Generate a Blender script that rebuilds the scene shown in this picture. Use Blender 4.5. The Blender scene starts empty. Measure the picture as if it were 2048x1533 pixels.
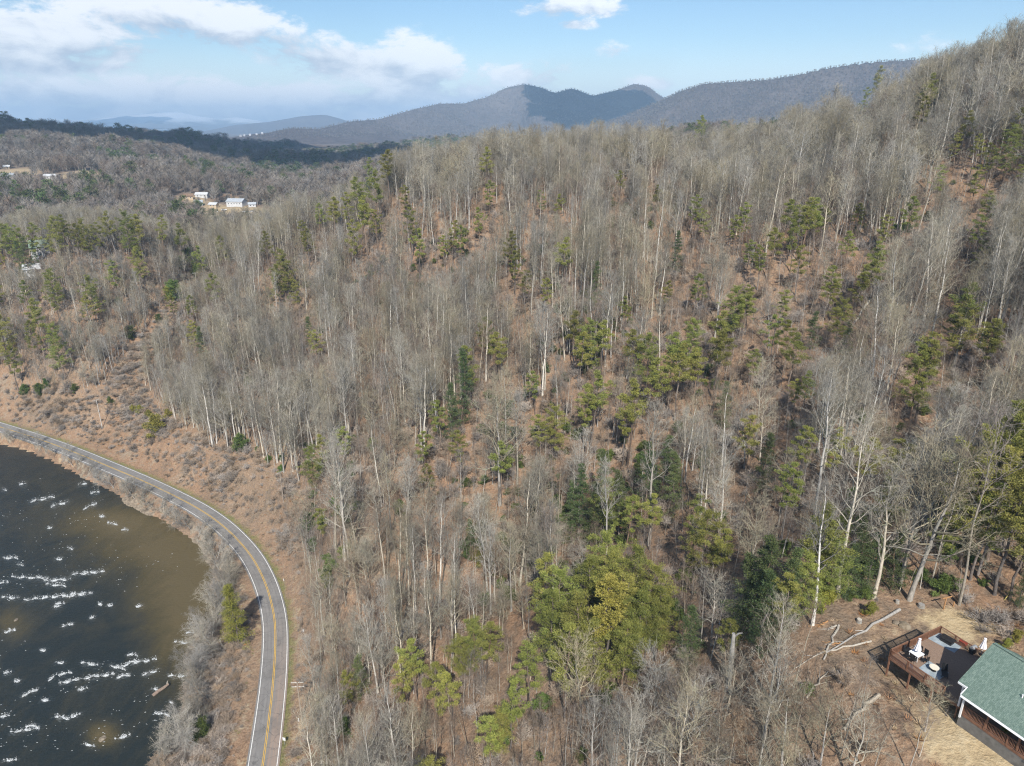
import bpy, math, random
import numpy as np
from mathutils import Vector, Matrix

random.seed(7)
rng = np.random.default_rng(7)
S = bpy.context.scene
COL = S.collection

# ------------------------------------------------------------------ camera
CAM_Z = 120.0            # metres above the river road
FPX = 1410.0             # focal length in pixels of a 2048 px wide frame
PITCH = math.radians(20.0)
cd = bpy.data.cameras.new('camera')
cam = bpy.data.objects.new('camera', cd); COL.objects.link(cam)
cam.location = (0, 0, CAM_Z)
cam.rotation_euler = (math.radians(90) - PITCH, 0, 0)
cd.sensor_width = 36.0
cd.lens = 36.0 * FPX / 2048.0
cd.clip_start = 0.5
cd.clip_end = 60000
S.camera = cam

# ------------------------------------------------------------------ world, sun, exposure
SUN_EL = math.radians(43)
SUN_DIR = Vector((0.03, -1.0, 0)).normalized() * math.cos(SUN_EL) + Vector((0, 0, math.sin(SUN_EL)))
sd = bpy.data.lights.new('sun', 'SUN'); sd.energy = 5.0; sd.angle = math.radians(0.5); sd.color = (1.0, 0.945, 0.86)
sun = bpy.data.objects.new('sun', sd); COL.objects.link(sun)
sun.rotation_euler = SUN_DIR.to_track_quat('Z', 'Y').to_euler()
sun.location = (0, 0, 900)
S.view_settings.view_transform = 'Standard'
S.view_settings.look = 'None'
S.view_settings.gamma = 1
S.view_settings.use_curve_mapping = False
S.view_settings.exposure = 0.42
S.cycles.max_bounces = 4
S.cycles.transparent_max_bounces = 8
S.cycles.diffuse_bounces = 2
S.cycles.glossy_bounces = 2
S.cycles.transmission_bounces = 2
S.cycles.volume_bounces = 1
S.cycles.pixel_filter_type = 'BLACKMAN_HARRIS'; S.cycles.filter_width = 1.15
S.cycles.use_denoising = True
S.cycles.denoising_input_passes = 'RGB_ALBEDO_NORMAL'
S.cycles.denoising_prefilter = 'NONE'

W = bpy.data.worlds.new('World'); S.world = W; W.use_nodes = True
SKY_STRENGTH = 0.105
HAZE = True


class NT:
    """small helper to write node trees compactly"""
    def __init__(s, tree):
        s.t = tree; s.n = tree.nodes; s.l = tree.links
    def new(s, kind, **kw):
        nd = s.n.new(kind)
        for k, v in kw.items(): setattr(nd, k, v)
        return nd
    def put(s, sock, v):
        if hasattr(v, 'is_output'): s.l.new(v, sock)
        elif v is not None: sock.default_value = v
    def math(s, op, a, b=None, c=None, clamp=False):
        nd = s.new('ShaderNodeMath', operation=op); nd.use_clamp = clamp
        s.put(nd.inputs[0], a)
        if b is not None: s.put(nd.inputs[1], b)
        if c is not None: s.put(nd.inputs[2], c)
        return nd.outputs[0]
    def vec(s, op, a, b=None):
        nd = s.new('ShaderNodeVectorMath', operation=op)
        s.put(nd.inputs[0], a)
        if b is not None: s.put(nd.inputs[1], b)
        return nd.outputs['Value'] if op in ('LENGTH', 'DOT_PRODUCT', 'DISTANCE') else nd.outputs[0]
    def noise(s, vec, scale, detail=4, rough=0.55, dist=0.0, dim='3D'):
        nd = s.new('ShaderNodeTexNoise'); nd.noise_dimensions = dim
        if vec is not None: s.put(nd.inputs['Vector'], vec)
        nd.inputs['Scale'].default_value = scale; nd.inputs['Detail'].default_value = detail
        nd.inputs['Roughness'].default_value = rough; nd.inputs['Distortion'].default_value = dist
        return nd.outputs[0]
    def ramp(s, fac, stops, interp='LINEAR'):
        nd = s.new('ShaderNodeValToRGB'); nd.color_ramp.interpolation = interp
        els = nd.color_ramp.elements
        while len(els) < len(stops): els.new(0.5)
        for e, (p, c) in zip(els, stops):
            e.position = p; e.color = (c[0], c[1], c[2], 1) if len(c) == 3 else c
        s.put(nd.inputs[0], fac)
        return nd.outputs[0]
    def mix(s, fac, a, b, mode='MIX'):
        nd = s.new('ShaderNodeMix', data_type='RGBA', blend_type=mode)
        s.put(nd.inputs[0], fac)
        for sock, v in ((nd.inputs[6], a), (nd.inputs[7], b)):
            if isinstance(v, tuple) and len(v) == 3: v = (*v, 1)
            s.put(sock, v)
        return nd.outputs[2]
    def smooth(s, v, lo, hi, a=0.0, b=1.0):
        nd = s.new('ShaderNodeMapRange', interpolation_type='SMOOTHSTEP')
        s.put(nd.inputs[0], v); s.put(nd.inputs[1], lo); s.put(nd.inputs[2], hi); s.put(nd.inputs[3], a); s.put(nd.inputs[4], b)
        return nd.outputs[0]


def build_sky():
    W.node_tree.nodes.clear()
    n = NT(W.node_tree)
    sky = n.new('ShaderNodeTexSky', sky_type='NISHITA')
    sky.sun_disc = False
    sky.sun_elevation = SUN_EL
    sky.sun_rotation = math.atan2(SUN_DIR.x, SUN_DIR.y)
    sky.altitude = 600; sky.air_density = 1.0; sky.dust_density = 0.4; sky.ozone_density = 1.6
    tc = n.new('ShaderNodeTexCoord').outputs['Generated']
    d = n.vec('NORMALIZE', tc)
    sp = n.new('ShaderNodeSeparateXYZ'); n.put(sp.inputs[0], d)
    az = n.math('ARCTAN2', sp.outputs[0], sp.outputs[1])
    el = n.math('ARCSINE', sp.outputs[2])
    cb = n.new('ShaderNodeCombineXYZ'); n.put(cb.inputs[0], az); n.put(cb.inputs[1], n.math('MULTIPLY', el, 2.2))
    q = cb.outputs[0]
    n1 = n.noise(q, 13.0, 9, 0.62, 0.3)
    n2 = n.noise(q, 48.0, 6, 0.65)
    big = n.noise(q, 3.1, 3, 0.5)
    wob = n.math('ADD', n.math('MULTIPLY', n.math('SUBTRACT', n1, 0.5), 2.6), n.math('MULTIPLY', n.math('SUBTRACT', n2, 0.5), 0.8))
    # each cloud bank of the photograph as (u, v, half width, half height, strength) of its direction
    banks = [(60, 70, 190, 62, 1.15), (150, 90, 130, 22, .9), (300, 20, 230, 44, 1.15), (70, 122, 110, 22, 1.0),
             (470, 50, 120, 38, 1.0), (590, 75, 90, 45, .8), (690, 115, 120, 38, .85), (820, 130, 85, 50, 1.35), (870, 135, 60, 38, .9),
             (1150, 12, 110, 24, 1.1), (1150, 45, 52, 14, .7), (1040, 150, 110, 32, .6),
             (90, 185, 160, 26, .9), (350, 195, 150, 32, 1.05), (560, 200, 160, 28, .95), (760, 200, 170, 26, .8),
             (1225, 98, 36, 16, .55), (1320, 98, 40, 8, .35), (1850, 80, 90, 26, .32), (1300, 165, 55, 14, .45), (1660, 105, 60, 8, .3),
             (300, 232, 420, 22, .8), (940, 185, 100, 30, .55), (220, 130, 50, 9, .6)]
    dens = None; shade = None
    cp, sn = math.cos(PITCH), math.sin(PITCH)
    for (u, v, hw, hh, st) in banks:
        X = (u - 1024) / FPX; T = (v - 766) / FPX
        y = cp - T * sn; z = -(T * cp + sn)
        a0 = math.atan2(X, y); r = math.hypot(X, y); e0 = math.atan2(z, r)
        sa = hw / FPX / (r); se = hh / FPX / (r)
        dx = n.math('DIVIDE', n.math('SUBTRACT', az, a0), sa)
        dy = n.math('DIVIDE', n.math('SUBTRACT', el, e0), se)
        rr = n.math('ADD', n.math('MULTIPLY', dx, dx), n.math('MULTIPLY', dy, dy))
        g = n.math('MULTIPLY', n.math('POWER', 2.718, n.math('MULTIPLY', rr, -0.8)), st)
        dens = g if dens is None else n.math('MAXIMUM', dens, g)
        sh = n.math('MULTIPLY', g, n.math('ADD', dy, 0.25))
        shade = sh if shade is None else n.math('ADD', shade, sh)
    # the cloud cover goes on beyond the frame
    out = n.math('ADD', n.smooth(el, 0.22, 0.5), n.smooth(n.math('ABSOLUTE', az), 0.66, 0.9), clamp=True)
    dens = n.math('MAXIMUM', dens, n.math('MULTIPLY', out, n.smooth(big, 0.5, 0.72, 0, 1.1)))
    low = n.smooth(el, 0.15, 0.0, 0, 0.42)
    m = n.smooth(n.math('ADD', n.math('ADD', dens, low), n.math('MULTIPLY', wob, n.smooth(dens, 0.0, 0.5, 0.25, 1.0))), 0.42, 0.88)
    lit = n.smooth(n.math('ADD', shade, n.math('MULTIPLY', n.math('SUBTRACT', n1, 0.47), 4.5)), -0.8, 0.9)
    ccol = n.mix(lit, (3.3, 4.0, 5.1), (8.6, 8.7, 8.9))
    haze = n.smooth(el, 0.11, -0.01, 0, 0.75)
    hs = n.new('ShaderNodeHueSaturation'); hs.inputs['Saturation'].default_value = 1.18; hs.inputs['Value'].default_value = 0.93
    n.l.new(sky.outputs[0], hs.inputs['Color'])
    base = n.mix(haze, hs.outputs[0], (7.8, 8.3, 8.8))
    fin = n.mix(n.math('MULTIPLY', m, 0.88), base, ccol)
    bg = n.new('ShaderNodeBackground'); bg.inputs[1].default_value = SKY_STRENGTH
    n.l.new(fin, bg.inputs[0])
    o = n.new('ShaderNodeOutputWorld'); n.l.new(bg.outputs[0], o.inputs[0])
build_sky()

# ------------------------------------------------------------------ geometry of the place
CP, SP = math.cos(PITCH), math.sin(PITCH)
def kk(v): return ((np.asarray(v, float) - 766) / FPX) * CP + SP         # metres down per metre of depth
def on_plane(u, v, z):
    """the point of the horizontal plane z that lies on the sight line (u, v)"""
    d = (CAM_Z - z) / kk(v)
    return (u - 1024) / FPX * d, d * (CP - (v - 766) / FPX * SP), z
def at_depth(u, v, d):
    return (u - 1024) / FPX * d, d * (CP - (v - 766) / FPX * SP), CAM_Z - d * float(kk(v))
def project(x, y, z):
    x, y, z = (np.asarray(a, float) for a in (x, y, z))
    dz = z - CAM_Z
    d = y * CP - dz * SP
    d = np.where(d < 1, 1, d)
    up = y * SP + dz * CP
    return 1024 + FPX * x / d, 766 - FPX * up / d, d

def sstep(a, b, x):
    t = np.clip((x - a) / (b - a), 0, 1)
    return t * t * (3 - 2 * t)

_perm = np.random.default_rng(3).random((256, 256))
def vnoise(x, y):
    xi = np.floor(x).astype(int); yi = np.floor(y).astype(int)
    fx = x - xi; fy = y - yi
    fx = fx * fx * (3 - 2 * fx); fy = fy * fy * (3 - 2 * fy)
    a = _perm[xi & 255, yi & 255]; b = _perm[(xi + 1) & 255, yi & 255]
    c = _perm[xi & 255, (yi + 1) & 255]; d = _perm[(xi + 1) & 255, (yi + 1) & 255]
    return (a + (b - a) * fx) * (1 - fy) + (c + (d - c) * fx) * fy - 0.5
def fbm(x, y, oct=4, gain=0.5):
    s = 0; a = 1.0
    for i in range(oct):
        s = s + a * vnoise(x * 2 ** i + 17.3 * i, y * 2 ** i - 9.1 * i); a *= gain
    return s

ROADPX = [(525, 1533), (533, 1478), (540, 1422), (546, 1372), (549, 1326), (551, 1290), (551, 1254), (548, 1228), (543, 1206), (536, 1180), (528, 1159), (509, 1120), (483, 1087),
          (449, 1053), (406, 1022), (354, 994), (287, 962), (215, 932), (143, 902), (72, 876), (0, 854)]
BANKPX = [(290, 1533), (340, 1500), (372, 1460), (366, 1415), (372, 1350), (385, 1300), (405, 1262), (432, 1240), (438, 1215), (432, 1180), (430, 1150), (426, 1120),
          (408, 1088), (360, 1060), (325, 1036), (276, 1012), (252, 996), (222, 978), (180, 958), (140, 935), (90, 910), (45, 895), (0, 884)]
WATER_Z = -3.5
def poly_world(px, z):
    return np.array([on_plane(u, v, z)[:2] for u, v in px])
def smooth_line(p, it=2):
    for _ in range(it):
        q = [p[0]]
        for a, b in zip(p[:-1], p[1:]): q += [a * .75 + b * .25, a * .25 + b * .75]
        q.append(p[-1]); p = np.array(q)
    return p
road = poly_world(ROADPX, 0.0)
e0 = road[0] - road[1]; e1 = road[-1] - road[-2]
road = np.vstack([road[0] + e0 / np.linalg.norm(e0) * 150, road, road[-1] + e1 / np.linalg.norm(e1) * 350])
road = smooth_line(road)
bank = poly_world(BANKPX, WATER_Z)
bank = np.vstack([bank[0] + np.array([-12, -150]), bank, bank[-1] + e1 / np.linalg.norm(e1) * 350])
bank = smooth_line(bank, 1)

def dist_line(x, y, L):
    """distance to a polyline and the position along it"""
    x = np.asarray(x, float); y = np.asarray(y, float)
    if x.size < 400:
        a = L[:-1]; d = L[1:] - a; l2 = (d * d).sum(1); sh = x.shape; xx = x.reshape(-1, 1); yy = y.reshape(-1, 1)
        t = np.clip(((xx - a[:, 0]) * d[:, 0] + (yy - a[:, 1]) * d[:, 1]) / l2, 0, 1)
        q = np.hypot(xx - a[:, 0] - t * d[:, 0], yy - a[:, 1] - t * d[:, 1]); j = q.argmin(1); ln = np.sqrt(l2); cum = np.r_[0, np.cumsum(ln)[:-1]]; r = np.arange(len(j))
        return q[r, j].reshape(sh), (cum[j] + t[r, j] * ln[j]).reshape(sh)
    best = np.full(x.shape, 1e9); pos = np.zeros(x.shape); acc = 0.0
    for a, b in zip(L[:-1], L[1:]):
        d = b - a; l2 = float(d @ d)
        t = np.clip(((x - a[0]) * d[0] + (y - a[1]) * d[1]) / l2, 0, 1)
        q = np.hypot(x - a[0] - t * d[0], y - a[1] - t * d[1])
        m = q < best
        best = np.where(m, q, best); pos = np.where(m, acc + t * math.sqrt(l2), pos); acc += math.sqrt(l2)
    return best, pos
def inside(x, y, P):
    x = np.asarray(x, float); y = np.asarray(y, float); r = np.zeros(x.shape, bool)
    n = len(P)
    if x.size < 400:
        P = np.asarray(P, float); Q = np.roll(P, -1, 0); xx = x.reshape(-1, 1); yy = y.reshape(-1, 1); dy = np.where(Q[:, 1] == P[:, 1], 1e-9, Q[:, 1] - P[:, 1])
        c = ((P[:, 1] > yy) != (Q[:, 1] > yy)) & (xx < (Q[:, 0] - P[:, 0]) * (yy - P[:, 1]) / dy + P[:, 0])
        return (c.sum(1) % 2 == 1).reshape(x.shape)
    for i in range(n):
        x0, y0 = P[i]; x1, y1 = P[(i + 1) % n]
        if y0 == y1: continue
        c = ((y0 > y) != (y1 > y)) & (x < (x1 - x0) * (y - y0) / (y1 - y0) + x0)
        r ^= c
    return r
west_of_road = [tuple(p) for p in road] + [(-900, road[-1][1]), (-900, -500), (road[0][0], -500)]
west_of_bank = [tuple(p) for p in bank] + [(-900, bank[-1][1]), (-900, -500), (bank[0][0], -500)]

# sight lines along which the lie of the land was estimated: (u, v, depth in metres)
ANCH = [(620, 1500, 143), (700, 1450, 137), (900, 1500, 118), (1100, 1500, 106), (1300, 1500, 96), (1500, 1500, 84), (1700, 1500, 76.5), (1900, 1500, 72), (2040, 1500, 71.5),
        (1778, 1342, 82.4), (1900, 1300, 85), (2040, 1300, 83.5), (1625, 1250, 90), (1900, 1190, 93), (1750, 1150, 98), (2040, 1150, 94), (1500, 1250, 96), (1300, 1250, 112), (1100, 1250, 128),
        (900, 1250, 146), (700, 1250, 158), (690, 1135, 165), (1160, 1085, 155), (1500, 1080, 127), (1900, 900, 139), (1760, 708, 170), (1900, 550, 200), (2000, 400, 228), (2000, 250, 262), (2040, 185, 285),
        (1500, 400, 282), (1500, 335, 318), (1750, 280, 305), (1300, 340, 325), (1300, 550, 240), (1500, 550, 225), (1500, 750, 182), (1300, 800, 188), (1024, 800, 200), (1024, 600, 248), (1024, 450, 284),
        (1024, 350, 318), (1160, 558, 242), (850, 380, 335), (760, 400, 345), (700, 480, 335), (600, 600, 318), (600, 800, 258), (500, 700, 298), (700, 900, 212), (850, 900, 190), (850, 650, 262), (1700, 1000, 117),
        (425, 892, 250), (395, 575, 375), (300, 700, 318), (205, 857, 288), (150, 750, 300), (150, 600, 327), (150, 495, 352), (0, 495, 372), (300, 510, 362), (0, 700, 330), (500, 560, 345), (560, 500, 372),
        # behind the near crest the land falls away
        (2040, 180, 420), (1750, 285, 430), (1500, 360, 450), (1300, 370, 460), (1024, 385, 450), (850, 430, 450), (700, 500, 430),
        # valley, far side
        (490, 418, 620), (450, 470, 480), (300, 470, 470), (150, 490, 450), (0, 490, 460), (20, 362, 700), (104, 365, 700), (100, 400, 590), (300, 415, 600), (300, 345, 820), (200, 300, 960), (60, 300, 960), (400, 375, 720),
        (0, 255, 1500), (80, 256, 1500), (200, 275, 1450), (300, 298, 1350), (430, 352, 1100), (520, 392, 800), (700, 380, 800), (850, 330, 900), (600, 345, 1150), (750, 310, 1700), (600, 310, 1900),
        (350, 287, 2300), (420, 284, 2300), (500, 303, 2200), (250, 300, 2500), (900, 330, 1100), (1100, 330, 1200), (1500, 300, 1300), (1900, 240, 1300), (0, 300, 2600), (600, 290, 2700), (1000, 290, 2700), (1500, 290, 2700), (2000, 290, 2700)]
def warp(x, y):
    yy = np.maximum(y, 30.0)
    th = np.clip(np.arctan2(x, yy), -0.85, 0.85)
    r = np.clip(np.hypot(x, np.maximum(y, 0) if np.isscalar(y) else np.where(y > 0, y, 0)), 55, 4000)
    return th, np.log(r) * 0.6
AP = np.array([at_depth(*a) for a in ANCH])
rp = road[::4]; AP = np.vstack([AP, np.c_[rp, np.zeros(len(rp))]])
aw = np.c_[warp(AP[:, 0], AP[:, 1])]
def phi(a, b):
    d = np.hypot(a[:, None, 0] - b[None, :, 0], a[:, None, 1] - b[None, :, 1])
    return np.sqrt(d * d + 0.035 ** 2)
zm = 50.0
A = phi(aw, aw) + np.eye(len(aw)) * -0.004
coef = np.linalg.solve(A, AP[:, 2] - zm)
NTH, NR = 420, 520
TH = np.linspace(-0.86, 0.86, NTH); LR = np.linspace(math.log(54) * .6, math.log(4010) * .6, NR)
gt, gr = np.meshgrid(TH, LR, indexing='ij')
TAB = (phi(np.c_[gt.ravel(), gr.ravel()], aw) @ coef + zm).reshape(NTH, NR)
def bil(th, lr):
    i = np.clip((th - TH[0]) / (TH[1] - TH[0]), 0, NTH - 1.001); j = np.clip((lr - LR[0]) / (LR[1] - LR[0]), 0, NR - 1.001)
    i0 = i.astype(int); j0 = j.astype(int); fi = i - i0; fj = j - j0
    return (TAB[i0, j0] * (1 - fi) + TAB[i0 + 1, j0] * fi) * (1 - fj) + (TAB[i0, j0 + 1] * (1 - fi) + TAB[i0 + 1, j0 + 1] * fi) * fj

YARD = np.array([on_plane(1880, 1330, 61)[:2], on_plane(2040, 1420, 61)[:2]])
def height(x, y):
    x = np.atleast_1d(np.asarray(x, float)); y = np.atleast_1d(np.asarray(y, float))
    th, lr = warp(x, y)
    h = bil(th, lr)
    r = np.hypot(x, y)
    amp = sstep(3, 60, np.abs(h))
    h = h + amp * (fbm(x / 38, y / 38, 4) * 5.0 * sstep(60, 260, r) + fbm(x / 9, y / 9, 3) * 0.8)
    h = h + sstep(500, 1200, r) * fbm(x / 260, y / 260, 4, .55) * 52 * (1 - sstep(2300, 3300, r))
    h = np.where(r > 2400, h * (1 - sstep(2400, 3600, r)) + 42 * sstep(2400, 3600, r), h)
    # level yard round the house
    dy, _ = dist_line(x, y, YARD)
    h = h * sstep(9, 26, dy) + (60.4 + np.clip((x - 43.2) * .447 - (y - 65.1) * .894, 0, 9) * .09 + fbm(x / 7, y / 7, 2) * .25) * (1 - sstep(9, 26, dy))
    near = (y < 620) & (x < 60)
    if near.any():
        xn, yn = x[near], y[near]
        dr, _ = dist_line(xn, yn, road); dw, _ = dist_line(xn, yn, bank)
        wr = inside(xn, yn, west_of_road); ww = inside(xn, yn, west_of_bank)
        hn = h[near]
        hill = np.maximum(hn, 0.4 + 0.25 * np.clip(dr - 4, 0, 60)) * sstep(4.2, 17, dr) + 0.35 * (1 - sstep(4.2, 17, dr)) * sstep(4.2, 6.0, dr) - 0.12 * (1 - sstep(3.6, 4.6, dr))
        t = np.clip(dr - 4.0, 0, None); t = t / (t + dw + 1e-6)
        side = -0.12 + (WATER_Z + 0.12) * np.clip(t * 1.05 - .05, 0, 1) ** 1.2 + fbm(xn / 5, yn / 5, 3) * 0.9 * sstep(0.1, .4, t) * (1 - sstep(.8, 1, t))
        bed = WATER_Z - np.minimum(2.0, dw * 0.3)
        h[near] = np.where(ww, bed, np.where(wr, side, hill))
    return h

def ground_at(u, v):
    """where the sight line (u, v) meets the land; takes arrays"""
    u = np.atleast_1d(np.asarray(u, float)); v = np.atleast_1d(np.asarray(v, float))
    d = np.full(u.shape, 45.0); done = np.zeros(u.shape, bool); res = np.full(u.shape, 3000.0)
    while True:
        x = (u - 1024) / FPX * d; y = d * (CP - (v - 766) / FPX * SP); z = CAM_Z - d * kk(v)
        hit = (~done) & (z <= height(x, y))
        res[hit] = d[hit]; done |= hit
        if done.all() or d[0] > 3200: break
        d = d * 1.013
    lo = res / 1.013; hi = res.copy()
    for _ in range(11):
        d = (lo + hi) / 2; x = (u - 1024) / FPX * d; y = d * (CP - (v - 766) / FPX * SP); z = CAM_Z - d * kk(v)
        under = z <= height(x, y); hi = np.where(under, d, hi); lo = np.where(under, lo, d)
    d = hi
    x = (u - 1024) / FPX * d; y = d * (CP - (v - 766) / FPX * SP)
    return x, y, height(x, y), d

# ------------------------------------------------------------------ object helpers
def tag(o, label=None, cat=None, group=None, kind=None):
    if label: o['label'] = label
    if cat: o['category'] = cat
    if group: o['group'] = group
    if kind: o['kind'] = kind
    return o
def empty(name, loc=(0, 0, 0), rz=0.0, parent=None, **kw):
    o = bpy.data.objects.new(name, None); COL.objects.link(o)
    o.location = loc; o.rotation_euler = (0, 0, rz); o.empty_display_size = 0.5; o.parent = parent
    return tag(o, **kw)
def link(name, me, parent=None, loc=None, **kw):
    o = bpy.data.objects.new(name, me); COL.objects.link(o); o.parent = parent
    if loc is not None: o.location = loc
    return tag(o, **kw)

class MB:
    """collects faces and builds one mesh"""
    def __init__(s): s.v = []; s.f = []; s.m = []
    def add(s, vs, fs, mi=0):
        b = len(s.v); s.v += [tuple(p) for p in vs]; s.f += [tuple(i + b for i in f) for f in fs]; s.m += [mi] * len(fs)
    def box(s, c, sz, rz=0.0, mi=0, taper=1.0):
        cx, cy, cz = c; hx, hy, hz = sz[0] / 2, sz[1] / 2, sz[2] / 2; co, si = math.cos(rz), math.sin(rz); vs = []
        for k, t in ((-1, 1.0), (1, taper)):
            for i, j in ((-1, -1), (1, -1), (1, 1), (-1, 1)):
                x, y = i * hx * t, j * hy * t; vs.append((cx + x * co - y * si, cy + x * si + y * co, cz + k * hz))
        s.add(vs, [(3, 2, 1, 0), (4, 5, 6, 7), (0, 1, 5, 4), (1, 2, 6, 5), (2, 3, 7, 6), (3, 0, 4, 7)], mi)
    def tube(s, pts, rad, n=6, mi=0, cap=True):
        pts = [Vector(p) for p in pts]; vs = []
        ref = Vector((0.13, 0.27, 1)).normalized()
        for i, p in enumerate(pts):
            d = (pts[min(i + 1, len(pts) - 1)] - pts[max(i - 1, 0)]).normalized()
            r0 = ref if abs(d.dot(ref)) < 0.9 else Vector((1, 0.1, 0))
            a = d.cross(r0).normalized(); b = d.cross(a)
            for k in range(n):
                t = 2 * math.pi * k / n; vs.append(p + (a * math.cos(t) + b * math.sin(t)) * rad[i])
        fs = []
        for i in range(len(pts) - 1):
            for k in range(n):
                k2 = (k + 1) % n; fs.append((i * n + k, i * n + k2, (i + 1) * n + k2, (i + 1) * n + k))
        if cap: fs.append(tuple(range(n - 1, -1, -1))); fs.append(tuple((len(pts) - 1) * n + k for k in range(n)))
        s.add(vs, fs, mi)
    def prism(s, poly, z0, z1, mi=0):
        n = len(poly); vs = [(x, y, z0) for x, y in poly] + [(x, y, z1) for x, y in poly]
        s.add(vs, [tuple(range(n - 1, -1, -1)), tuple(range(n, 2 * n))] + [(i, (i + 1) % n, n + (i + 1) % n, n + i) for i in range(n)], mi)
    def mesh(s, name, mats, smooth=False):
        me = bpy.data.meshes.new(name); me.from_pydata(s.v, [], s.f)
        for m in (mats if isinstance(mats, (list, tuple)) else [mats]): me.materials.append(m)
        me.polygons.foreach_set('material_index', s.m)
        if smooth: me.polygons.foreach_set('use_smooth', [True] * len(s.f))
        me.update(); return me
    def build(s, name, mats, parent=None, smooth=False, loc=None, **kw):
        return link(name, s.mesh(name, mats, smooth), parent, loc, **kw)

# ------------------------------------------------------------------ materials
def material(name, rough=0.85, spec=0.2):
    m = bpy.data.materials.new(name); m.use_nodes = True
    n = NT(m.node_tree); b = m.node_tree.nodes['Principled BSDF']
    b.inputs['Roughness'].default_value = rough; b.inputs['Specular IOR Level'].default_value = spec
    return m, n, b
def bump(n, b, h, strength, dist):
    nd = n.new('ShaderNodeBump'); nd.inputs['Strength'].default_value = strength; nd.inputs['Distance'].default_value = dist
    n.put(nd.inputs['Height'], h); n.l.new(nd.outputs[0], b.inputs['Normal'])
def simple(name, c1, c2, scale=2.0, rough=0.8, spec=0.2, rnd=0.0, bumpy=0.0, stretch=None, metallic=0.0):
    m, n, b = material(name, rough, spec)
    p = n.new('ShaderNodeTexCoord').outputs['Object']
    if stretch: p = n.vec('MULTIPLY', p, stretch)
    f = n.noise(p, scale, 5, 0.6)
    col = n.ramp(f, [(0.3, c1), (0.7, c2)])
    if rnd:
        oi = n.new('ShaderNodeObjectInfo').outputs['Random']
        hs = n.new('ShaderNodeHueSaturation'); n.l.new(col, hs.inputs['Color'])
        n.put(hs.inputs['Value'], n.math('ADD', n.math('MULTIPLY', oi, 2 * rnd), 1 - rnd))
        n.put(hs.inputs['Saturation'], n.math('ADD', n.math('MULTIPLY', n.math('FRACT', n.math('MULTIPLY', oi, 7.31)), rnd * 1.2), 1 - rnd * .6))
        n.put(hs.inputs['Hue'], n.math('ADD', n.math('MULTIPLY', n.math('FRACT', n.math('MULTIPLY', oi, 13.7)), rnd * 0.06), 0.5 - rnd * .03))
        col = hs.outputs[0]
    n.l.new(col, b.inputs['Base Color']); b.inputs['Metallic'].default_value = metallic
    if bumpy: bump(n, b, f, bumpy, 0.05)
    return m

M = {}
def ground_material():
    m, n, b = material('leaf_litter_ground', 0.95, 0.05)
    pos = n.new('ShaderNodeNewGeometry').outputs['Position']
    at = n.new('ShaderNodeAttribute', attribute_name='cover'); sp = n.new('ShaderNodeSeparateColor'); n.l.new(at.outputs['Color'], sp.inputs[0])
    grass, straw, far = sp.outputs[0], sp.outputs[1], sp.outputs[2]
    a = n.noise(pos, 0.045, 5, 0.6); bb = n.noise(pos, 0.35, 6, 0.7); c = n.noise(pos, 2.2, 5, 0.75)
    litter = n.ramp(n.math('ADD', n.math('MULTIPLY', a, 0.45), n.math('MULTIPLY', bb, 0.55)), [(0.30, (0.11, 0.085, 0.062)), (0.42, (0.21, 0.155, 0.112)), (0.52, (0.32, 0.205, 0.13)), (0.60, (0.31, 0.24, 0.175)), (0.72, (0.44, 0.37, 0.275))])
    fine = n.ramp(c, [(0.3, (0.55, 0.52, 0.5)), (0.55, (1, 1, 1)), (0.72, (1.3, 1.3, 1.25))])
    litter = n.mix(1.0, litter, fine, 'MULTIPLY')
    litter = n.mix(n.smooth(n.noise(pos, 0.018, 3, .5), .45, .62, 0, .32), litter, n.mix(1.0, (0.27, 0.225, 0.17), fine, 'MULTIPLY'))
    green = n.ramp(c, [(0.3, (0.09, 0.10, 0.035)), (0.7, (0.26, 0.24, 0.11))])
    tan = n.ramp(n.math('ADD', n.math('MULTIPLY', bb, .6), n.math('MULTIPLY', c, .4)), [(0.3, (0.28, 0.20, 0.12)), (0.5, (0.46, 0.36, 0.22)), (0.7, (0.56, 0.47, 0.32))])
    jag = n.math('MULTIPLY', n.math('SUBTRACT', bb, 0.5), 0.9)
    col = n.mix(n.smooth(n.math('ADD', grass, jag), 0.35, 0.65), litter, green)
    col = n.mix(n.smooth(n.math('ADD', straw, jag), 0.35, 0.65), col, tan)
    fz = n.noise(pos, 0.02, 8, 0.7)
    farc = n.ramp(fz, [(0.3, (0.085, 0.07, 0.06)), (0.5, (0.16, 0.13, 0.11)), (0.72, (0.23, 0.20, 0.17))])
    col = n.mix(far, col, farc)
    n.l.new(col, b.inputs['Base Color'])
    bump(n, b, n.math('ADD', n.math('MULTIPLY', bb, 1.2), n.math('MULTIPLY', c, .35)), 0.9, 0.6)
    return m
M['ground'] = ground_material()

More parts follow.
